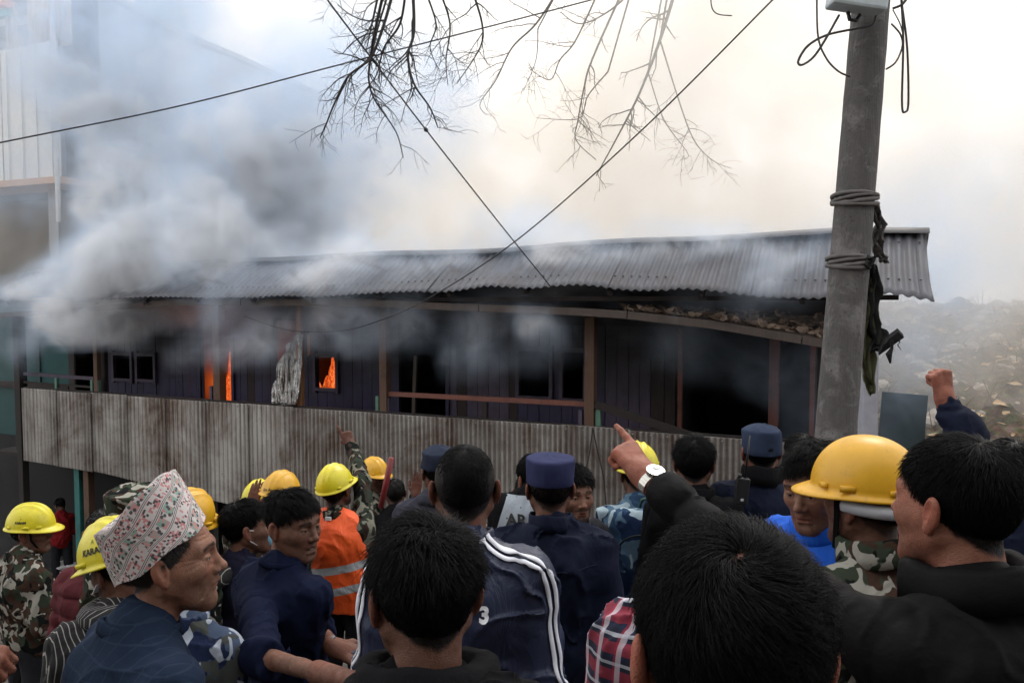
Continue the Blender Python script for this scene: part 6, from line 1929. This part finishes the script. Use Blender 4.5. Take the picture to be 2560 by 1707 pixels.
# 22 camouflage backpack
P = person('helmeted man carrying the blue camouflage rucksack, helmet half behind the pointing hand', 1594, 1186, 4.1, yaw=0, hh=.006, h=.010, hair='under', v=dict(skin='brown'), topm=grey_c, lean=.03)
add_hat(P, 'lemon')
s = Sdf(); nb = P['nb']; cz = nb.z
s.ell((-.0, -.24, cz - .18), (.175, .10, .20), .05); s.ell((0, -.22, cz - .34), (.185, .12, .20), .06); s.cone((-.12, -.22, cz - .03), (.12, -.22, cz - .03), .06, .06, .05)
for sx in (-1, 1): s.ell((sx * .19, -.2, cz - .36), (.05, .07, .12), .03)
bvv, bff = s.mesh(.008, folds(.008, 7, 4)); bpk = link('rucksack', np_mesh('rucksack', bvv, bff, True, None, grey_c)); bpk.matrix_world = P['T']
tag(bpk, 'blue and grey camouflage rucksack on a back, left of the biggest head', 'rucksack')
m = MB()
for a_ in (0, 1): m.tube(spline([V(-.17, -.27, cz - .30 - .0 * a_), V(-.13, -.315, cz - .10), V(0, -.335, cz - .06), V(.13, -.315, cz - .10), V(.17, -.27, cz - .30)]), .005, 6)
zz_ = m.build('zip', plain('dark zip', (.02, .03, .03), .5), bpk, True)
MB().tube(spline([V(-.03, -.2, cz + .03), V(-.02, -.22, cz + .075), V(.02, -.22, cz + .075), V(.03, -.2, cz + .03)]), .008, 7).build('carry_loop', plain('green webbing', (.02, .06, .05), .7), bpk, True)
# 23 plaid shirt, head hidden
P = person('person in a red, white and navy checked shirt, head hidden behind the biggest head', 1775, 1492, 1.50, yaw=5, by=15, hunch=.135, hh=.005, h=.006, hair='mid', v=dict(skin='brown'), topm=plaidmat('red and navy checked cotton'), width=.98, fold=.010)
# 26 man in front of parapet
P = person('black haired man in a dark jacket left of the man with the radio', 1735, 1160, 3.65, yaw=12, hh=.005, h=.010, hair='messy', v=dict(skin='brown'), topm=black_c, collar_=dict(h=.05, flare=.014))
# 27 capped policeman with radio
P = person('policeman in a dark blue cap and uniform with a hand radio on his shoulder', 1902, 1130, 3.7, yaw=2, by=18, hh=.0045, h=.0075, hair='under', v=dict(skin='ruddy'), topm=navy_u, fold=.012, collar_=dict(h=.07, flare=.014, dz=.005, mat=black_c), bulk=1.08)
P['hp'](link('cap', cap_mesh('cap', cloth('blue grey cap cloth', (.030, .042, .075), .85), (.088, .105), .0, .105, .97, .04, 8, .022, .0025), P['root']))
rp = at(1855, 1215, 3.50); rd = empty('hand_radio', rp); tag(rd, 'black hand radio with a long thin aerial at the capped policeman\'s shoulder', 'radio')
blk = plain('black plastic', (.012, .012, .013), .4)
MB().box((0, 0, -.02), (.055, .035, .115), Matrix.Rotation(.12, 3, 'Y')).build('case', blk, rd, bevel=.006); MB().tube([(.012, 0, .03), (.03, .0, .22)], [.006, .003], 7).build('aerial', blk, rd, True)
MB().tube([(-.012, -.004, .035), (-.012, -.004, .055)], .009, 8).build('knob', blk, rd, True); MB().box((-.004, -.019, -.055), (.012, .004, .010)).build('lamp', plain('white clip', (.6, .6, .6), .4), rd)
# 28 far head
P = person('dark haired man right of the capped policeman, only the top of his head showing', 2000, 1140, 4.3, yaw=-10, hh=.006, h=.012, hair='far', v=dict(skin='brown'), topm=black_c)
# 29 blue jacket
P = person('man in a bright blue jacket looking down to the left beside the biggest helmet', 2038, 1215, 2.3, yaw=-132, by=-120, pitch=-12, roll=4, hh=.003, h=.008, hair='spiky', v=dict(skin='tan', mouth=.004, stubble=.45, nose=1.05), topm=blue_n, eyes=True, bulk=1.15, collar_=dict(h=.05, flare=.016, dz=-.01))
# 30 big helmet
P = person('man in the biggest yellow helmet with camouflage collar, seen from behind at the right', 2165, 1258, 2.05, yaw=-35, by=-18, pitch=2, hh=.0032, h=.006, hair='underbig', v=dict(skin='brown', cover=.75, neck=1.05), topm=wood_c, fold=.009, collar_=dict(h=.055, th=.008, flare=.012, dz=.004), width=1.0)
ht = add_hat(P, 'amber', ridge=False, tilt=-2, turn=20, dx=(0, 0, .040)); ht.scale = (1.05, 1.05, 1.05)
print_on('lettering', 'Shy', prnt, .030, hat_place(PI * .94, .030, -.05), ht, bold=.0003)
m = MB(); sx_ = []
m.tube([V(.088 * math.cos(a_), -.012 + .110 * math.sin(a_), .008) for a_ in np.linspace(PI * .95, PI * 2.05, 24)], .018, 8); P['hp'](m.build('headband', plain('milky headband', (.50, .52, .55), .4), P['root'], True))
m = MB(); m.box((-.030, -.133, -.002), (.085, .006, .034)); P['hp'](m.build('headband_buckle', plain('white plastic', (.62, .64, .64), .35), P['root'], bevel=.002))
st = strap_mesh('chin_strap', [(-.086, .028, .035), (-.084, .026, -.03), (-.070, .035, -.075), (-.04, .055, -.125)], .014, .003, black_c, P['root'], (1, 0, 0)); P['hp'](st)
# 25 man at the right edge whose arm points
P = person('man in a black quilted jacket at the right edge, his arm stretched out pointing left', 2385, 1262, 1.40, yaw=-31, by=-22, pitch=0, hh=.003, h=.0055, hair='right', v=dict(skin='ruddy', neck=1.05), topm=puff_m, bulk=1.16, puff=.105, fold=.008, collar_=dict(h=.055, th=.016, flare=.02, dz=-.006), width=1.12, sleeve=(.84, 1),
           arms=[(at(1850, 1395, 1.62), at(1612, 1190, 1.86), V(-.42, .62, .52), V(.35, -.75, .55), 'point', True, 1.0), 'down'])
watch(P['root'], P['J'][0], plain('steel watch', (.55, .53, .48), .25, .9), plain('white watch dial', (.72, .72, .70), .3), .030, .034, .021)
# 18 black hoodie
P = person('black haired man in a black hooded top, crown of his head showing', 1062, 1490, 1.33, yaw=-20, by=-6, pitch=-8, hh=.0032, h=.006, hair='full', v=dict(skin='brown', w=1.04), topm=black_c, bulk=1.05, collar_=dict(h=.055, th=.016, flare=.026, dz=-.010, tilt=-.25), width=1.05, fold=.012)
s = Sdf(); nb = P['nb']; s.chain([nb + V(-.10, .0, .0), nb + V(-.11, -.07, -.01), nb + V(0, -.13, -.035), nb + V(.11, -.07, -.01), nb + V(.10, .0, .0)], [.03, .042, .052, .042, .03], .03)
vv, ff = s.mesh(.006, folds(.012, 12, 3)); link('hood', np_mesh('hood', vv, ff, True, None, black_c), P['root'])
# 24 the biggest head
P = person('man whose big black haired head fills the lower right, whorl of hair facing the camera', 1822, 1640, .74, yaw=-3, by=0, pitch=-4, hh=.003, h=.007, hair='hero', v=dict(skin='ruddy', w=1.03, cover=1.0, bald=(-.008, -.070, .105)), topm=black_c)
# hands and sleeve at the frame's edges
def lone(label, el, wr, fd, bk, pose, mat, side_, cxy, Y, skin='brown', hair='far', yaw=0):
    return person(label, cxy[0], cxy[1], Y, yaw=yaw, hh=.006, h=.008, hair=hair, v=dict(skin=skin), topm=mat, arms=[(el, wr, fd, bk, pose, True), 'down'] if side_ < 0 else ['down', (el, wr, fd, bk, pose, True)])
lone('person past the left edge whose half closed hand reaches into the lower left corner', at(-250, 1750, 1.75), at(-128, 1648, 1.65), V(1, .1, -.15), V(0, -.5, .9), 'grip', black_c, 1, (-380, 1330), 1.9)
lone('person beyond the right edge in a dark sleeve, raised fist', at(2410, 1085, 2.75), at(2362, 1000, 2.8), V(-.15, .1, 1), V(.2, -1, 0), 'fist', navy_u, -1, (2520, 1180), 2.9, 'ruddy')
